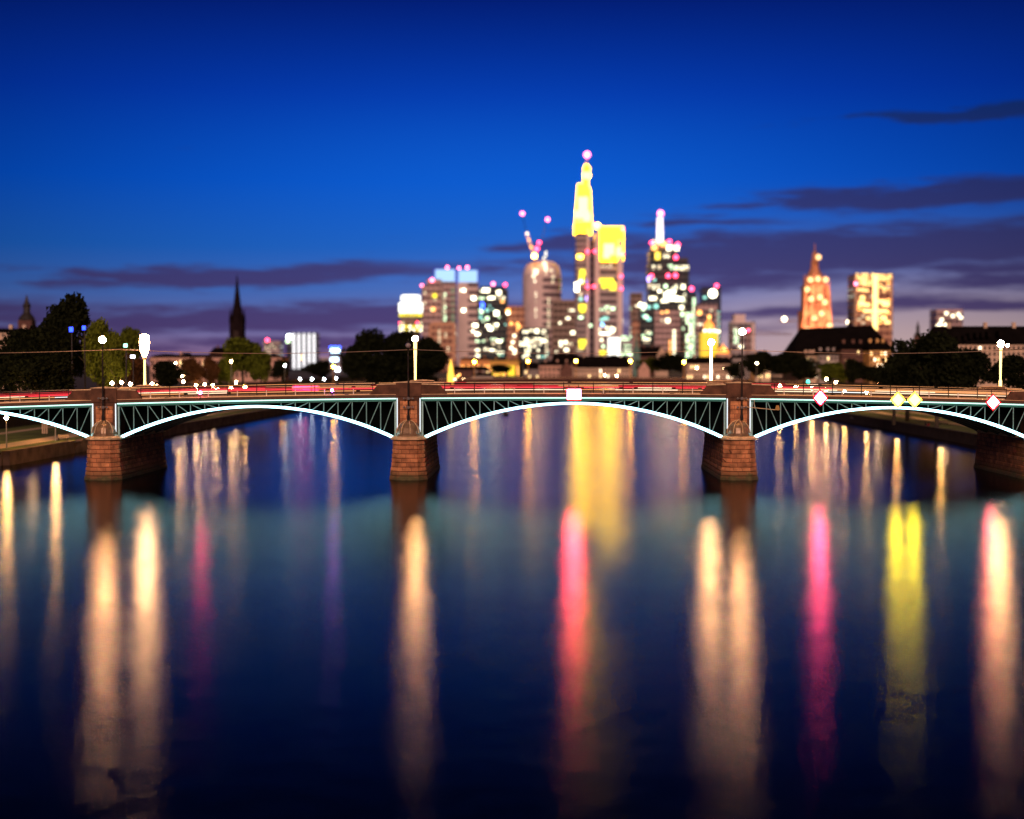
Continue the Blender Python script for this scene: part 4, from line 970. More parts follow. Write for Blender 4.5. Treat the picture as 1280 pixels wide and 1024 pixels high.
# ------------------------------------------------------------------ churches and old town
def floods(pts, col, e):
    for i, (x, y, z, s) in enumerate(pts):
        l = bpy.data.lights.new('floodlight', 'POINT'); l.energy = e * s; l.color = col; l.shadow_soft_size = 1.0
        o = bpy.data.objects.new('floodlight', l); COL.objects.link(o); o.location = (x, y, z)
def cathedral():
    Y = 1000; k = Y / F; p = P(1021, 430, Y)
    r0 = empty('cathedral_tower', (p.x, Y, ZU)); r0['Y'] = Y; tag(r0, 'gothic cathedral tower floodlit orange with an open crown and spire', 'cathedral')
    m = mat('red_cathedral_stone', (.48, .22, .13), .85, var=.35, vs=.25, bump=.5, bs=.5); dk = mat('gothic_opening', (.03, .015, .01), .8)
    def z_(py): return ZZ(py, Y) - ZU
    def w_(px): return px * k
    tiers = [(21, 470, 420), (17.5, 420, 388), (14.2, 388, 356)]
    for w, a, b in tiers: MB().box(-w_(w), -w_(w) + w_(16), z_(a), w_(w), w_(w) + w_(16), z_(b)).build('tower_stage', m, r0)
    bt = MB()
    for sx in (-1, 1):
        for fx, w0 in ((1, 2.4), (.52, 1.6), (.0, 1.2)):
            if fx == 0 and sx < 0: continue
            x = sx * fx * w_(18)
            bt.loft([[(x - w_(w0), w_(16) - w_(23), z_(470)), (x + w_(w0), w_(16) - w_(23), z_(470)), (x + w_(w0), w_(16) - w_(15), z_(470)), (x - w_(w0), w_(16) - w_(15), z_(470))],
                     [(x * .86 - w_(w0 * .7), w_(16) - w_(19), z_(390)), (x * .86 + w_(w0 * .7), w_(16) - w_(19), z_(390)), (x * .86 + w_(w0 * .7), w_(16) - w_(14), z_(390)), (x * .86 - w_(w0 * .7), w_(16) - w_(14), z_(390))],
                     [(x * .78 - .2, w_(16) - w_(16), z_(346)), (x * .78 + .2, w_(16) - w_(16), z_(346)), (x * .78 + .2, w_(16) - w_(15.4), z_(346)), (x * .78 - .2, w_(16) - w_(15.4), z_(346))]])
    bt.build('buttress', m, r0)
    for (x, a, b, ww) in ((-9, 417, 394, 4.6), (0, 417, 392, 4.2), (9, 417, 394, 4.6), (-8.5, 382, 360, 4.2), (0, 382, 358, 4), (8.5, 382, 360, 4.2), (-7.5, 450, 428, 4), (7.5, 450, 428, 4)):
        yy = (w_(16) - w_(17.5) if a < 420 and a > 385 else (w_(16) - w_(15.5) if a < 385 else w_(16) - w_(21)))
        MB().prism([(w_(x - ww / 2), z_(a)), (w_(x + ww / 2), z_(a)), (w_(x + ww / 2), z_(b) - 1), (w_(x), z_(b) + 1.5), (w_(x - ww / 2), z_(b) - 1)], yy - .3, yy + .2).build('gothic_window', dk, r0)
    MB().lathe([(w_(12.8), z_(356)), (w_(11.8), z_(349)), (w_(12.6), z_(348))], 8, (0, w_(16), 0), PI / 8).build('octagon', m, r0)
    MB().lathe([(w_(11.0), z_(348)), (w_(9.5), z_(342)), (w_(6.5), z_(337)), (w_(5.0), z_(333)), (w_(5), z_(326)), (w_(3.4), z_(321)), (w_(3.2), z_(316)), (w_(.9), z_(312)), (.2, z_(303))], 8, (0, w_(16), 0), PI / 8).build('crown_spire', m, r0)
    pn = MB()
    for j in range(8):
        a = j * PI / 4 + PI / 8; pn.lathe([(w_(1.5), z_(360)), (w_(1.2), z_(351)), (.1, z_(342))], 5, (w_(13) * math.cos(a), w_(16) + w_(13) * math.sin(a), 0))
    for w, base, hh in ((17.5, 420, 24), (15.5, 385, 24)):
        for sx in (-1, -.38, .38, 1):
            pn.lathe([(w_(1.7), z_(base + 3)), (w_(1.5), z_(base - hh * .45)), (w_(2.0), z_(base - hh * .5)), (.1, z_(base - hh))], 5, (w_(w) * sx, w_(16) - w_(w) - .6, 0))
    pn.build('pinnacle', m, r0)
    for px, py in ((1012, 350), (1021.5, 349), (1031, 350), (1022, 322), (1008, 362), (1024, 372), (1013, 374), (1017, 398), (1026, 392), (1006, 412), (1020, 418), (1034, 408), (1030, 378)):
        x, z = at(r0, px, py); MB().sphere((x, -3 if py < 400 else -8, z), 2.0, 8, 5).build('added_flood_glow', glow('cathedral_hot_spot', (1, .55, .22), 2.6), r0, True)  # glowing balls added for the bright patches of the floodlighting
    X = p.x
    floods([(X - 22, Y - 34, 14, 1.5), (X + 20, Y - 34, 16, 1.2), (X, Y - 26, 45, .8), (X - 6, Y - 16, 62, .25), (X + 8, Y - 14, 70, .16), (X - 24, Y - 6, 22, .6), (X - 8, Y - 9, 46, .3), (X + 7, Y - 9, 46, .3), (X - 7, Y - 8, 30, .3), (X + 9, Y - 8, 30, .3), (X, Y - 5, 66, .2)], (1, .46, .24), 30000)
    # nave: the big dark roof to its right
    r1 = empty('cathedral_nave', (0, 0, 0)); tag(r1, 'huge black pitched roof in front of the floodlit cathedral tower', 'church')
    Y2 = 620; rf = mat('dark_slate', (.008, .006, .006), .95, var=.3, vs=.3, spec=.03)
    a = [P(q, w, Y2) for q, w in ((993, 446), (1010, 412), (1102, 408), (1120, 440))]
    d = MB(); pts = [(v.x, v.z) for v in a]
    d.add([(pts[0][0], Y2, pts[0][1]), (pts[3][0], Y2, pts[3][1]), (pts[3][0], Y2 + 34, pts[3][1]), (pts[0][0], Y2 + 34, pts[0][1]), (pts[1][0], Y2 + 17, pts[1][1] + .9), (pts[2][0], Y2 + 17, pts[2][1] + .9)],
          [(0, 1, 5, 4), (1, 2, 5), (2, 3, 4, 5), (3, 0, 4), (3, 2, 1, 0)]); d.build('roof', rf, r1)
    MB().box(pts[0][0] + 1, Y2 + 1, ZU, pts[3][0] - 1, Y2 + 33, pts[3][1] - .02).build('wall', mat('dark_brick', (.10, .05, .035), .85, var=.3, vs=.3), r1)
cathedral()

def steeple(name, px, pyt, pyb, Y, wpx_, label, m, kind):
    p = P(px, pyb, Y); k = Y / F; r0 = empty(name, (p.x, Y, ZU)); tag(r0, label, 'steeple')
    def z_(py): return ZZ(py, Y) - ZU
    h = wpx_ * k / 2
    H = pyb - pyt
    if kind == 'needle':
        MB().box(-h, -h, 0, h, h, z_(pyt + H * .55)).build('tower', m, r0)
        MB().lathe([(h * .95, z_(pyt + H * .55)), (h * .55, z_(pyt + H * .35)), (.15, z_(pyt))], 8, ph=PI / 8).build('spire', m, r0)
        q = MB()
        for sx in (-1, 1):
            for sy in (-1, 1): q.lathe([(h * .22, z_(pyt + H * .56)), (h * .2, z_(pyt + H * .5)), (.05, z_(pyt + H * .38))], 6, (sx * h * .85, sy * h * .85, 0))
        q.build('pinnacle', m, r0)
        w2 = MB(); w2.box(-h * .35, -h - .25, z_(pyt + H * .85), h * .35, -h - .01, z_(pyt + H * .65)); w2.build('belfry_window', mat('gothic_opening', (.03, .015, .01), .8), r0)
    elif kind == 'baroque':
        MB().box(-h, -h, 0, h, h, z_(pyt + H * .45)).build('tower', m, r0)
        MB().lathe([(h * 1.15, z_(pyt + H * .45)), (h * 1.2, z_(pyt + H * .42)), (h * .95, z_(pyt + H * .36)), (h * .5, z_(pyt + H * .28)), (h * .5, z_(pyt + H * .16)), (h * .62, z_(pyt + H * .13)), (h * .3, z_(pyt + H * .04)), (.08, z_(pyt - H * .12))], 12).build('onion_dome', mat('dark_copper', (.035, .03, .03), .5), r0)
    return r0
darkst = mat('soot_stone', (.015, .009, .010), .95, var=.3, vs=.3, spec=.05)
steeple('church_steeple', 297, 343, 452, 900, 17, 'tall dark needle steeple rising above the left bank trees', darkst, 'needle')
steeple('church_steeple', 34, 375, 432, 520, 17, 'dark baroque tower with stacked dome at the far left', mat('rosy_dark_stone', (.12, .05, .04), .8), 'baroque')
steeple('church_steeple', 1061.5, 382, 440, 800, 6, 'thin black spire between the cathedral and the blazing tower', darkst, 'needle')
steeple('church_steeple', 1147, 405, 440, 850, 8, 'tiny domed turret above the right bank trees', mat('rosy_dark_stone', (.12, .05, .04), .8), 'baroque')
steeple('church_steeple', 795.5, 412, 470, 900, 8, 'green lit copper spire of the small riverside church', mat('green_copper', (.12, .26, .22), .6), 'needle')
steeple('church_steeple', 650.5, 440, 472, 950, 5, 'tiny black twin spire left of the white warehouse', darkst, 'needle')
steeple('church_steeple', 816, 420, 470, 950, 4, 'dark thin ridge turret right of the green spire', darkst, 'needle')

def house(name, px0, px1, pye, pyr, Y, dep, wm, rm, label, zb=ZU, wins=None, cat='building', group=None, gable=False, hip=0.15):
    x0, x1 = XX(px0, Y), XX(px1, Y); ze = ZZ(pye, Y); zr = ZZ(pyr, Y); xc = (x0 + x1) / 2; h = (x1 - x0) / 2
    r0 = empty(name, (xc, Y, zb)); r0['Y'] = Y; tag(r0, label, cat, group)
    MB().box(-h, 0, 0, h, dep, ze - zb).build('wall', wm, r0)
    e, r_ = ze - zb, zr - zb; o = .4
    if gable:
        MB().add([(-h - o, -o, e), (h + o, -o, e), (h + o, dep + o, e), (-h - o, dep + o, e), (0, -o, r_), (0, dep + o, r_)], [(1, 2, 5, 4), (3, 0, 4, 5), (2, 3, 5), (0, 3, 2, 1)]).build('roof', rm, r0)
        MB().prism([(-h, e + .01), (h, e + .01), (0, r_ - .3)], -.05 , .3).build('gable', wm, r0)
    elif abs(r_ - e) > .2:
        hx = h * (1 - hip)
        MB().add([(-h - o, -o, e + .01), (h + o, -o, e + .01), (h + o, dep + o, e + .01), (-h - o, dep + o, e + .01), (-hx, dep * .45, r_), (hx, dep * .45, r_)], [(0, 1, 5, 4), (1, 2, 5), (2, 3, 4, 5), (3, 0, 4), (3, 2, 1, 0)]).build('roof', rm, r0)
        for f in (-.6, .1, .65): MB().box(h * f - .5, dep * .4, r_ - 1.2, h * f + .5, dep * .4 + .9, r_ + 1.1).build('chimney', wm, r0)
    MB().box(-h - .15, -.18, e - .5, h + .15, -.01, e - .05).build('cornice', wm, r0)
    if wins:
        cols, rows, lit, ms, seed = wins; rnd = random.Random(seed); dkm = mat('dark_pane', (.02, .02, .03), .15); k = Y / F
        pb = min(pye + 30, 474 if Y > 500 else 478); dy = (pb - pye) / rows; dx = (px1 - px0) / cols
        for j in range(rows):
            for i in range(cols):
                m = rnd.choice(ms) if rnd.random() < lit else dkm
                f = wpx(r0, px0 + dx * (i + .5), pye + dy * (j + .55), dx * .42, dy * .55, m, d=.2)
    return r0
cream = mat('cream_plaster', (.72, .52, .38), .8, var=.12, vs=.3); pinkw = mat('pink_plaster', (.70, .42, .32), .8, var=.15, vs=.3); greyw = mat('grey_plaster', (.40, .34, .32), .8, var=.15, vs=.3)
brw = mat('brown_brick', (.17, .08, .06), .85, var=.3, vs=.5); yelw = mat('ochre_plaster', (.75, .42, .15), .8, var=.15, vs=.3); slate = mat('dark_slate', (.008, .006, .006), .95, var=.3, vs=.3, spec=.03)
hw2 = glow('house_window', (1, .68, .28), 2.6); hw3 = glow('house_window_white', (1, .86, .6), 3.5); hwb = glow('house_window_blue', (.2, .3, 1), 2.5)
gt = 'town houses behind the right bank trees'
house('town_house', 1008, 1023, 445, 441, 560, 14, cream, slate, 'narrow cream town house with lit windows left of the grey one', wins=(4, 4, .35, [hw2, hw3], 1), group=gt)
house('town_house', 1024, 1051, 444, 438, 555, 14, greyw, slate, 'flat grey town house below the black church roof', wins=(6, 4, .12, [hw2], 2), group=gt)
house('town_house', 1052, 1086, 437, 428, 550, 14, brw, slate, 'dark brown brick house between grey and yellow houses', wins=(9, 5, .1, [hw2], 3), group=gt)
house('town_house', 1087, 1113, 438, 427, 540, 14, yelw, slate, 'yellow lit town house with balconies right of the brown one', wins=(6, 4, .45, [hw2, hw3], 4), group=gt)
house('town_house', 944, 963, 446, 442, 600, 14, cream, slate, 'low cream house among trees right of the globe lamp', wins=(6, 3, .2, [hw2], 5), group=gt)
house('apartment_house', 1168, 1300, 431, 407, 420, 16, cream, slate, 'long cream apartment house with black mansard roof at right edge', wins=(22, 4, .12, [hw2, hw3, hwb], 6), hip=.12)
r = bpy.data.objects['apartment_house']
for px, py, m in ((1198, 424, hwb), (1206, 423, hwb), (1213, 420, hw3), (1221, 419, hw3), (1228, 418.5, hw3), (1236, 418, hw3), (1250, 417, hw2)):
    f = wpx(r, px, py, 4.2, 6, slate, 'dormer', y=2.4, d=3.0); wpx(r, px, py + .3, 2.2, 3.6, m, 'window', y=.2, d=.3)
house('museum', 188, 352, 447, 443, 620, 20, pinkw, slate, 'long pink museum facade behind the left bank trees', wins=(28, 2, .06, [hw2], 7))
house('town_house', -30, 32, 416, 410, 420, 16, cream, slate, 'pale large house at the far left edge behind trees', wins=(10, 5, .05, [hw2], 8))
house('warehouse', 674, 716, 457, 452, 820, 14, pinkw, slate, 'plain pale pink warehouse left of centre behind the far bridge', wins=(8, 2, .0, [hw2], 9))
house('town_house', 701, 716, 462, 452, 800, 12, brw, slate, 'small dark gabled house against the pink warehouse', gable=True)
house('town_hall', 716, 790, 460, 445, 850, 16, cream, slate, 'long low white house with dark roof right of the warehouse', wins=(16, 2, .2, [hw2, hw3], 10))
house('townhouse_block', 690, 725, 454, 441, 1100, 16, greyw, slate, 'dark roofed block at the foot of the brown slab tower', wins=(7, 2, .1, [hw2], 21))
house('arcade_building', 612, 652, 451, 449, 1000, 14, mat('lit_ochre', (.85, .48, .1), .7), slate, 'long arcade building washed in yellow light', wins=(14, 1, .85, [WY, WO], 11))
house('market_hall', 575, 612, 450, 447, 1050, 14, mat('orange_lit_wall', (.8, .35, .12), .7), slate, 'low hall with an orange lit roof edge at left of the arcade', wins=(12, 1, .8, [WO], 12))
house('town_house', 655, 674, 462, 452, 900, 12, greyw, slate, 'small grey house between arcade and warehouse', wins=(4, 2, .4, [hw2], 13))
house('town_house', 560, 612, 463, 458, 800, 12, brw, slate, 'dark low house row right of the black tree clump', wins=(10, 2, .25, [hw2, hw3], 14))
house('church', 800, 830, 446, 433, 900, 18, brw, slate, 'dark roofed gothic church right of the green spire')
house('church_gable', 819, 835, 449, 432, 880, 5, cream, slate, 'pale triangular church gable facing the river', gable=True)
house('town_house', 798, 812, 462, 452, 820, 10, pinkw, slate, 'pink gabled house below the small church', gable=True)
house('town_house', 858, 916, 455, 446, 700, 14, cream, slate, 'low cream house row behind the straight floodlit mast', wins=(14, 3, .22, [hw2, hw3], 15))
house('town_house', 916, 945, 448, 444, 760, 12, greyw, slate, 'grey low house behind the right globe lamp', wins=(7, 2, .3, [hw2], 16))
house('boathouse', 590, 616, 470, 466, 700, 8, greyw, slate, 'small pale boathouse at the foot of the towers')
house('townhouse_block', 262, 300, 442, 434, 800, 14, brw, slate, 'dark square block left of the needle steeple')
# yellow lit church tower with dome
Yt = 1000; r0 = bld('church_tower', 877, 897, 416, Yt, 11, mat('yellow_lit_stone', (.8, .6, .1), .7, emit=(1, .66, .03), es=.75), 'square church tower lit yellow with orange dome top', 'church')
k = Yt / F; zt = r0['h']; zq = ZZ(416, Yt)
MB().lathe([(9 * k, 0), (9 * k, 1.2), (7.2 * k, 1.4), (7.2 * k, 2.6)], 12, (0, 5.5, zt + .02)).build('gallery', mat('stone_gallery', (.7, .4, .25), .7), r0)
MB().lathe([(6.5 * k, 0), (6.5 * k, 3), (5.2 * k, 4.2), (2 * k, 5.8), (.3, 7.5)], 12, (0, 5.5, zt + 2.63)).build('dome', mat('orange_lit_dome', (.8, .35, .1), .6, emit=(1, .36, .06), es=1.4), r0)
for i, px in enumerate((881, 887, 893)): wpx(r0, px, 413.5, 4, 3, W1, y=-.2)
wpx(r0, 898, 414.5, 4, 3, W1)
Yt = 900; r0 = empty('domed_hall', (XX(905, Yt), Yt, ZU)); tag(r0, 'small orange lit dome right of the yellow church tower', 'church'); k = Yt / F
MB().box(-9 * k, 0, 0, 9 * k, 9, ZZ(442, Yt) - ZU).build('wall', pinkw, r0)
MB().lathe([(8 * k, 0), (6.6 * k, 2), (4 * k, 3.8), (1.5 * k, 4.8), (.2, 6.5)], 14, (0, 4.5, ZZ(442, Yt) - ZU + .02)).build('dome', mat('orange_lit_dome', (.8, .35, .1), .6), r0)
MB().sphere((0, -1.2, ZZ(437, Yt) - ZU), 1.1, 8, 5).build('added_flood_glow', WO, r0, True)  # glowing ball added for a floodlit bright patch, not a window
# golden flame shaped lit monument
r0 = empty('monument', (XX(563.5, 560), 560, ZU)); tag(r0, 'small golden lit pointed turret at right of the black trees', 'monument')
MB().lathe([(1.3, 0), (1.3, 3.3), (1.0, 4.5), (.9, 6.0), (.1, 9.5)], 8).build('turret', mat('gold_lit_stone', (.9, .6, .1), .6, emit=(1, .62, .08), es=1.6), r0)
for j, (dx, dz) in enumerate(((1.6, 1.6), (2.6, 2.8), (3.4, 3.4))): MB().sphere((dx, -.8, dz), .5, 8, 5).build('lantern', WO if j else W1, r0, True)

# crane with white floodlights before the cathedral
def crane(pxm, pyb, pyj, pxa, pxb, Y, lamps, label):
    b = P(pxm, pyb, Y); r0 = empty('tower_crane', (b.x, Y, ZU)); tag(r0, label, 'crane'); m = mat('crane_steel', (.35, .16, .12), .6)
    def c(px, py): q = P(px, py, Y); return (q.x - b.x, 0, q.z - ZU)
    def lat(a, bb, w, n, nm):
        mm = MB(); a = Vector(a); bb = Vector(bb); up = Vector((0, 1, 0)); s = (bb - a).cross(up).normalized() * w; u = up * w
        cs = [s + u, s - u, -s - u, -s + u]
        for q in cs: mm.bar(a + q, bb + q, w * .14, 4)
        for i in range(n):
            for j in range(4): mm.bar(a.lerp(bb, i / n) + cs[j], a.lerp(bb, (i + 1) / n) + cs[(j + 1) % 4], w * .09, 4)
        return mm.build(nm, m, r0)
    lat((0, 0, 0), c(pxm, pyj - 6), .8, 16, 'mast'); lat(c(pxa, pyj), c(pxb, pyj), .6, 24, 'jib')
    t = c(pxm, pyj - 6); MB().bar(t, c(pxa + 6, pyj - .5), .12, 4).bar(t, c(pxb - 6, pyj - .5), .12, 4).build('stay', m, r0)
    for px, py, r_, mm in lamps:
        q = c(px, py); MB().sphere((q[0], -1.2, q[2]), r_, 8, 5).build('crane_lamp', mm, r0, True)
crane(1008, 440, 402, 974, 1066, 880, [(980, 399, 1.5, glow('crane_flood', (1, .8, .5), 9)), (1060, 403, 1.3, glow('crane_flood', (1, .86, .6), 28))], 'long horizontal crane jib with white floodlights crossing the cathedral')
crane(935, 445, 418, 917, 990, 900, [(935, 413, .9, RED)], 'small dim crane right of the pale office block')

# ------------------------------------------------------------------ the next bridge upstream
def stone_bridge():
    Y = 620; r0 = empty('stone_bridge', (0, 0, 0)); tag(r0, 'long dark stone bridge crossing behind the lit arch bridge', 'bridge')
    ms = mat('dark_red_stone', (.10, .035, .025), .85, var=.3, vs=.3)
    def zt(X): return 8.7 - .00022 * (X - 30) ** 2
    X0, X1 = -118, 150; ps = [-62 + i * 22.5 for i in range(8)]
    body = MB(); n = 160; rings = []
    for i in range(n + 1):
        X = X0 + (X1 - X0) * i / n; lo = 0
        if ps[0] < X < ps[-1]:
            j = int((X - ps[0]) / 22.5); t = (X - ps[j]) / 22.5
            lo = 0 if t < .09 or t > .91 else 1.5 + 4.2 * math.sin(PI * (t - .09) / .82) ** .6
        rings.append([(X, Y, lo - (1.0 if lo == 0 else 0)), (X, Y + 16, lo - (1.0 if lo == 0 else 0)), (X, Y + 16, zt(X) - 1.0), (X, Y, zt(X) - 1.0)])
    body.loft(rings); body.build('arches', ms, r0)
    pa = MB(); rings = []
    for i in range(60):
        X = X0 + (X1 - X0) * i / 59; rings.append([(X, Y - .4, zt(X) - .99), (X, Y + .3, zt(X) - .99), (X, Y + .3, zt(X)), (X, Y - .4, zt(X))])
    pa.loft(rings); pa.build('parapet', ms, r0)
    ed = MB(); rings = []
    for i in range(60):
        X = X0 + (X1 - X0) * i / 59; rings.append([(X, Y - .5, zt(X) + .003), (X, Y + .4, zt(X) + .003), (X, Y + .4, zt(X) + .16), (X, Y - .5, zt(X) + .16)])
    ed.loft(rings); ed.build('coping', capst, r0)
    pt = None
    for i, (px, py) in enumerate(((352, 462), (417, 460), (593, 457), (660, 456), (720, 457), (788, 458), (855, 462))):
        p = P(px, py, Y + 1)
        if pt is None:
            pt = empty('street_lamp', (p.x, Y + 1, zt(p.x) - .9)); h = p.z - zt(p.x) + .9; tag(pt, '', 'street lamp', 'orange lamps on the far stone bridge')
            MB().lathe([(.28, 0), (.18, 1), (.14, h - .5)], 8).build('pole', mat('orange_pole', (.7, .4, .15), .6), pt)
            MB().lathe([(.2, h - .85), (.4, h - .65), (.3, h - .54)], 8).build('lamp_hood', iron, pt)
            MB().sphere((0, 0, h), .52, 10, 6).build('lamp_glass', warm_far, pt, True); c = pt
        else: c = copy_tree(pt)
        c.location = (p.x, Y + 1, zt(p.x) - .9 + (i * .01))
        c['label'] = ('orange lamp left of the white striped tower', 'orange lamp below the blue lit roof signs', 'orange lamp just right of the black tree clump', 'orange lamp under the round crane tower', 'orange lamp under the left part of the tallest tower', 'orange lamp left of the small gothic church', 'orange lamp right of the small gothic church')[i] + ' on the far bridge'
stone_bridge()

# ------------------------------------------------------------------ street lamps behind the bridge on both banks
sp = None
far_pts = [(39, 476, 236, 'white lamp under the trees at the far left'), (6, 478, 240, 'small warm lamp at the left photo edge under trees'), (140, 479, 236, 'first of three close lamps below the lit trees'), (152, 478, 246, 'second of three close lamps below the lit trees'), (163, 480, 240, 'third of three close lamps below the lit trees'),
           (190, 480, 280, 'warm lamp at the foot of the white lantern column'), (196, 483, 290, 'low warm lamp right of the lantern column foot'), (219, 454, 380, 'raised lamp before the pink museum'), (228, 470, 330, 'lamp pair member left under the museum trees'), (229, 477, 340, 'lower lamp under the museum trees'),
           (245, 482, 360, 'bright lamp at the russet trees'), (289, 452, 372, 'lamp head in front of the tall green tree'), (256, 481, 355, 'bright lamp right of the russet trees'), (266, 482, 362, 'lamp among the bright group left of the floodlit tree'), (295, 478, 374, 'lamp beside the floodlit green tree'), (356, 457, 440, 'cool lamp left of the striped tower foot'),
           (375, 474, 520, 'first cool white lamp below the striped tower'), (390, 474, 520, 'second cool white lamp below the striped tower'), (405, 474, 530, 'third cool white lamp right of the striped tower'), (420, 473, 530, 'fourth cool white lamp nearest the black clump'),
           (756, 469, 760, 'left white lamp of the pair under the bright panel'), (771, 470, 760, 'right white lamp of the pair under the bright panel'), (579, 474, 640, 'warm lamp at right of the golden turret'), (905, 461, 640, 'warm lamp in the low houses right of the floodlit mast'), (925, 453, 540, 'white lamp left of the right globe lamp'),
           (946, 454, 505, 'white lamp among the dark trees right of the globe lamp'), (871, 460, 660, 'warm lamp left of the straight floodlit mast'), (1033, 474, 396, 'bright lamp beneath the lit yellow leaved tree'), (1045, 478, 392, 'second bright lamp beneath the lit yellow leaved tree'), (1098, 478, 360, 'lamp glimmer under the yellow town house'), (1182, 478, 300, 'small lamp glimmer behind the rightmost trees')]
for px, py, Y, lb in far_pts:
    p = P(px, py, Y); h = 4.6
    if sp is None:
        sp = bank_lamp(p.x, Y, 4.6, p.z - h, .28, glow('street_lamp_glass', (1.0, .60, .30), 110)); tag(sp, lb, 'street lamp', 'street lamps among the trees and houses'); c = sp
    else: c = copy_tree(sp)
    c.location = (p.x, Y, p.z - h); c['label'] = lb
    if 350 < px < 425:
        for ch in c.children:
            if ch.name.startswith('lamp_glass'): ch.data = ch.data.copy(); ch.data.materials[0] = cool_lamp
# coloured lights: blue advert in the trees, teal signals
def sign_lamp(px, py, Y, w, h, m, label, name='lit_sign'):
    p = P(px, py, Y); r0 = empty(name, p); tag(r0, label, 'sign'); k = Y / F
    MB().box(-w * k / 2, -.15, -h * k / 2, w * k / 2, -.01, h * k / 2).build('lit_face', m, r0)
    MB().box(-w * k / 2 - .1, 0, -h * k / 2 - .1, w * k / 2 + .1, .2, h * k / 2 + .1).build('backing', iron, r0)
    MB().bar((0, .3, -h * k / 2), (0, .3, ZU - p.z), .12, 6).build('post', iron, r0)
sign_lamp(89, 412, 232, 4.5, 6, glow('deep_blue_sign', (.01, .05, 1.0), 6), 'left deep blue lit sign in front of the tallest left tree')
sign_lamp(105, 410, 232, 4, 5, glow('deep_blue_sign', (.01, .05, 1.0), 6), 'right deep blue lit sign in front of the tallest left tree')
sign_lamp(157, 432, 235, 4, 4, glow('mint_sign', (.25, 1, .6), 9), 'mint green lit sign left of the white lantern column')
sign_lamp(166, 446, 236, 5, 3.4, cool_w, 'white lit sign below the mint green one')
sign_lamp(1010, 477, 330, 3, 3, glow('teal_signal', (.05, 1, .7), 8), 'teal signal light beneath the dark trees right of the globe lamp')

# ------------------------------------------------------------------ lawn furniture
bw = mat('bench_wood', (.30, .22, .15), .7)
def bench(x, y, label):
    r0 = empty('park_bench', (x, y, ZL + .03)); tag(r0, label, 'bench')
    MB().box(-.9, -.25, .42, .9, .2, .48).build('seat', bw, r0); MB().box(-.9, .22, .55, .9, .28, .95).build('backrest', bw, r0)
    for s in (-.75, .75): MB().box(s - .05, -.2, 0, s + .05, .27, .415).build('leg', iron, r0)
p = P(79, 551, 238); bench(p.x, 238, 'park bench by the left quay steps'); 
p = P(1180, 528, 300); bench(p.x, 300, 'park bench on the right lawn under the big tree')
for i, (px, lb) in enumerate(((53.5, 'left of the three pale stone posts on the left lawn'), (56, 'middle of the three pale stone posts on the left lawn'), (58.7, 'right of the three pale stone posts on the left lawn'))):
    p = P(px, 541, 262); r0 = tag(MB().box(-.12, -.12, 0, .12, .12, 2.0).loft([[(-.12, -.12, 2.004), (.12, -.12, 2.004), (.12, .12, 2.004), (-.12, .12, 2.004)], [(-.06, -.06, 2.15), (.06, -.06, 2.15), (.06, .06, 2.15), (-.06, .06, 2.15)]]).build('stone_post', cream), lb, 'post', 'stone posts on the left lawn'); r0.location = (p.x, 262, ZL + .02)
# small coloured signals whose long reflections lie on the water
for px, Y, z, r_, m, lb in ((250, BY - .3, None, .20, glow('red_signal_glass', (1, .04, .14), 240), 'small red signal lamp on the deck above the left span'), (415, BY - .3, None, .18, glow('violet_signal_glass', (.55, .12, 1), 90), 'small violet signal lamp on the deck near the centre pier')):
    x = XX(px, Y); zb = zs(x) + .3; r0 = empty('signal_lamp', (x, Y, zb)); tag(r0, lb, 'signal')
    MB().lathe([(.06, 0), (.05, .55)], 6).build('pole', iron, r0); MB().sphere((0, 0, .72), r_, 10, 6).build('lamp_glass', m, r0, True)
    MB().lathe([(.20, .93), (.16, .99), (.05, 1.02)], 8).build('lamp_cap', iron, r0)
x = XX(382, 570); r0 = empty('lit_sign', (x, 570, 5.0)); tag(r0, 'long red lit sign low on the far left quay beyond the left span', 'sign')
MB().box(-5, -.15, -.7, 5, 0, .7).build('lit_face', glow('crimson_sign', (1, .02, .12), 14), r0); MB().box(-5.1, .01, -.8, 5.1, .2, .8).build('backing', iron, r0)
for xx in (-4, 4): MB().box(xx - .1, .02, -3.2, xx + .1, .18, -.81).build('post', iron, r0)
# buoy
p = P(632, 519, 408); r0 = empty('buoy', (p.x, 408, 0)); tag(r0, 'small dark buoy floating under the middle span', 'buoy')
MB().lathe([(.2, -.4), (.9, -.1), (.9, .5), (.5, .8), (.15, 1.0)], 12).build('float', iron, r0); MB().lathe([(.1, 1.0), (.08, 2.2), (.3, 2.3), (.02, 2.7)], 8).build('topmark', iron, r0)

# tram wire over the bridge, slung from pole to pole
wr = empty('overhead_wire', (0, 0, 0)); tag(wr, 'thin tram wire slung above the arch bridge from pole to pole', 'wire')
wm = MB(); ps = [-95] + [x for x in PIERS[1:5]] + [108]
for a, b in zip(ps, ps[1:]):
    q = [(a + (b - a) * i / 10, BY + 6, 16.25 - .5 * math.sin(PI * i / 10)) for i in range(11)]
    for u, v in zip(q, q[1:]): wm.bar(u, v, .035, 4)
wm.build('contact_wire', mat('bronze_wire', (.6, .4, .3), .4, .3), wr)
for x in PIERS[1:5]: MB().bar((x, BY - .8, 16.4), (x + SK * 20, BY + BD, 16.25), .03, 4).build('span_wire', iron, wr)

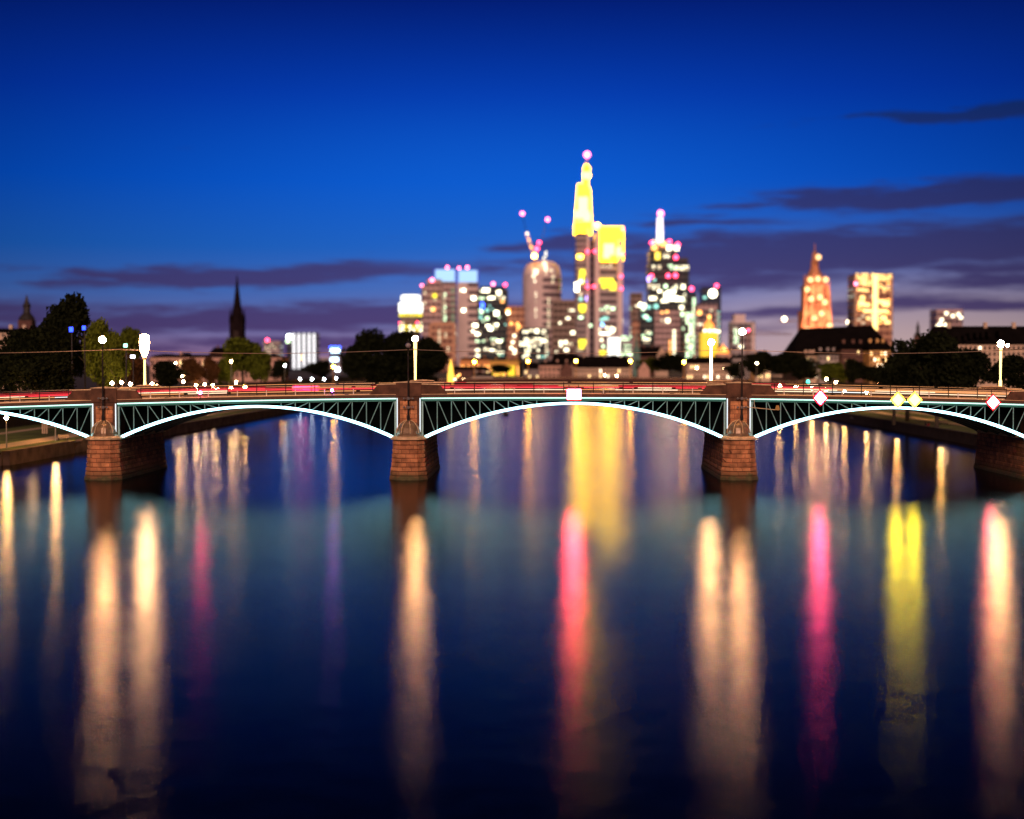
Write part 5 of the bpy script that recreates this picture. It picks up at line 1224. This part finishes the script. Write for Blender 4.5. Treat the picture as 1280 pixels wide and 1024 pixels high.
# people resting on the right lawn
def person(px, Y, pose, cloth, label, heading):
    p = P(px, 520, Y); r0 = empty('person', (p.x, Y, ZL + .03)); tag(r0, label, 'person', 'people resting on the right lawn'); r0.rotation_euler.z = heading
    if pose == 'sit':
        J = {'pel': (0, 0, .16), 'che': (0, .06, .50), 'nec': (0, .05, .66), 'hed': (0, 0, .78), 'top': (0, -.01, .88)}
        legs = lambda s: [(s * .10, 0, .14), (s * .17, -.36, .44), (s * .14, -.55, .05), (s * .15, -.70, .04)]
        arms = lambda s: [(s * .19, .05, .58), (s * .27, -.08, .36), (s * .20, -.30, .42), (s * .18, -.37, .44)]
    else:
        J = {'pel': (0, 0, .92), 'che': (0, 0, 1.25), 'nec': (0, 0, 1.47), 'hed': (0, -.02, 1.60), 'top': (0, -.02, 1.71)}
        legs = lambda s: [(s * .10, 0, .88), (s * .12, -.03 * s, .48), (s * .13, .04 * s, .07), (s * .14, -.14, .04)]
        arms = lambda s: [(s * .20, 0, 1.40), (s * .27, .02, 1.12), (s * .26, -.08, .86), (s * .25, -.12, .77)]
    vs = [J['pel'], J['che'], J['nec'], J['hed'], J['top']]; rad = [.15, .16, .06, .105, .08]; ed = [(0, 1), (1, 2), (2, 3), (3, 4)]
    for s in (-1, 1):
        n = len(vs); vs += legs(s); rad += [.10, .07, .045, .04]; ed += [(0, n), (n, n + 1), (n + 1, n + 2), (n + 2, n + 3)]
        n = len(vs); vs += arms(s); rad += [.06, .045, .035, .035]; ed += [(1, n), (n, n + 1), (n + 1, n + 2), (n + 2, n + 3)]
    me = bpy.data.meshes.new('body'); me.from_pydata(vs, ed, []); o = bpy.data.objects.new('body', me); COL.objects.link(o); o.parent = r0
    mo = o.modifiers.new('skin', 'SKIN'); 
    for v, r_ in zip(me.skin_vertices[0].data, rad): v.radius = (r_, r_ * .85)
    me.skin_vertices[0].data[0].use_root = True
    o.modifiers.new('sub', 'SUBSURF').render_levels = 1
    me.materials.append(cloth)
    h = J['hed']; MB().sphere((h[0], h[1] + .02, h[2] + .05), .125, 10, 6).build('hair', mat('dark_hair', (.02, .012, .01), .6), r0, True)
try:
    person(1064, 330, 'sit', mat('dark_jacket', (.05, .04, .05), .8), 'person in dark jacket sitting near the left end of the right lawn', .6)
    person(1161, 290, 'sit', mat('red_jumper', (.35, .03, .03), .8), 'person in red jumper sitting left of the thick tree trunk', -.8)
    person(1157, 293, 'sit', mat('dark_jacket', (.05, .04, .05), .8), 'person in dark clothes sitting beside the red jumper', .9)
except Exception as e: print('person failed', e)
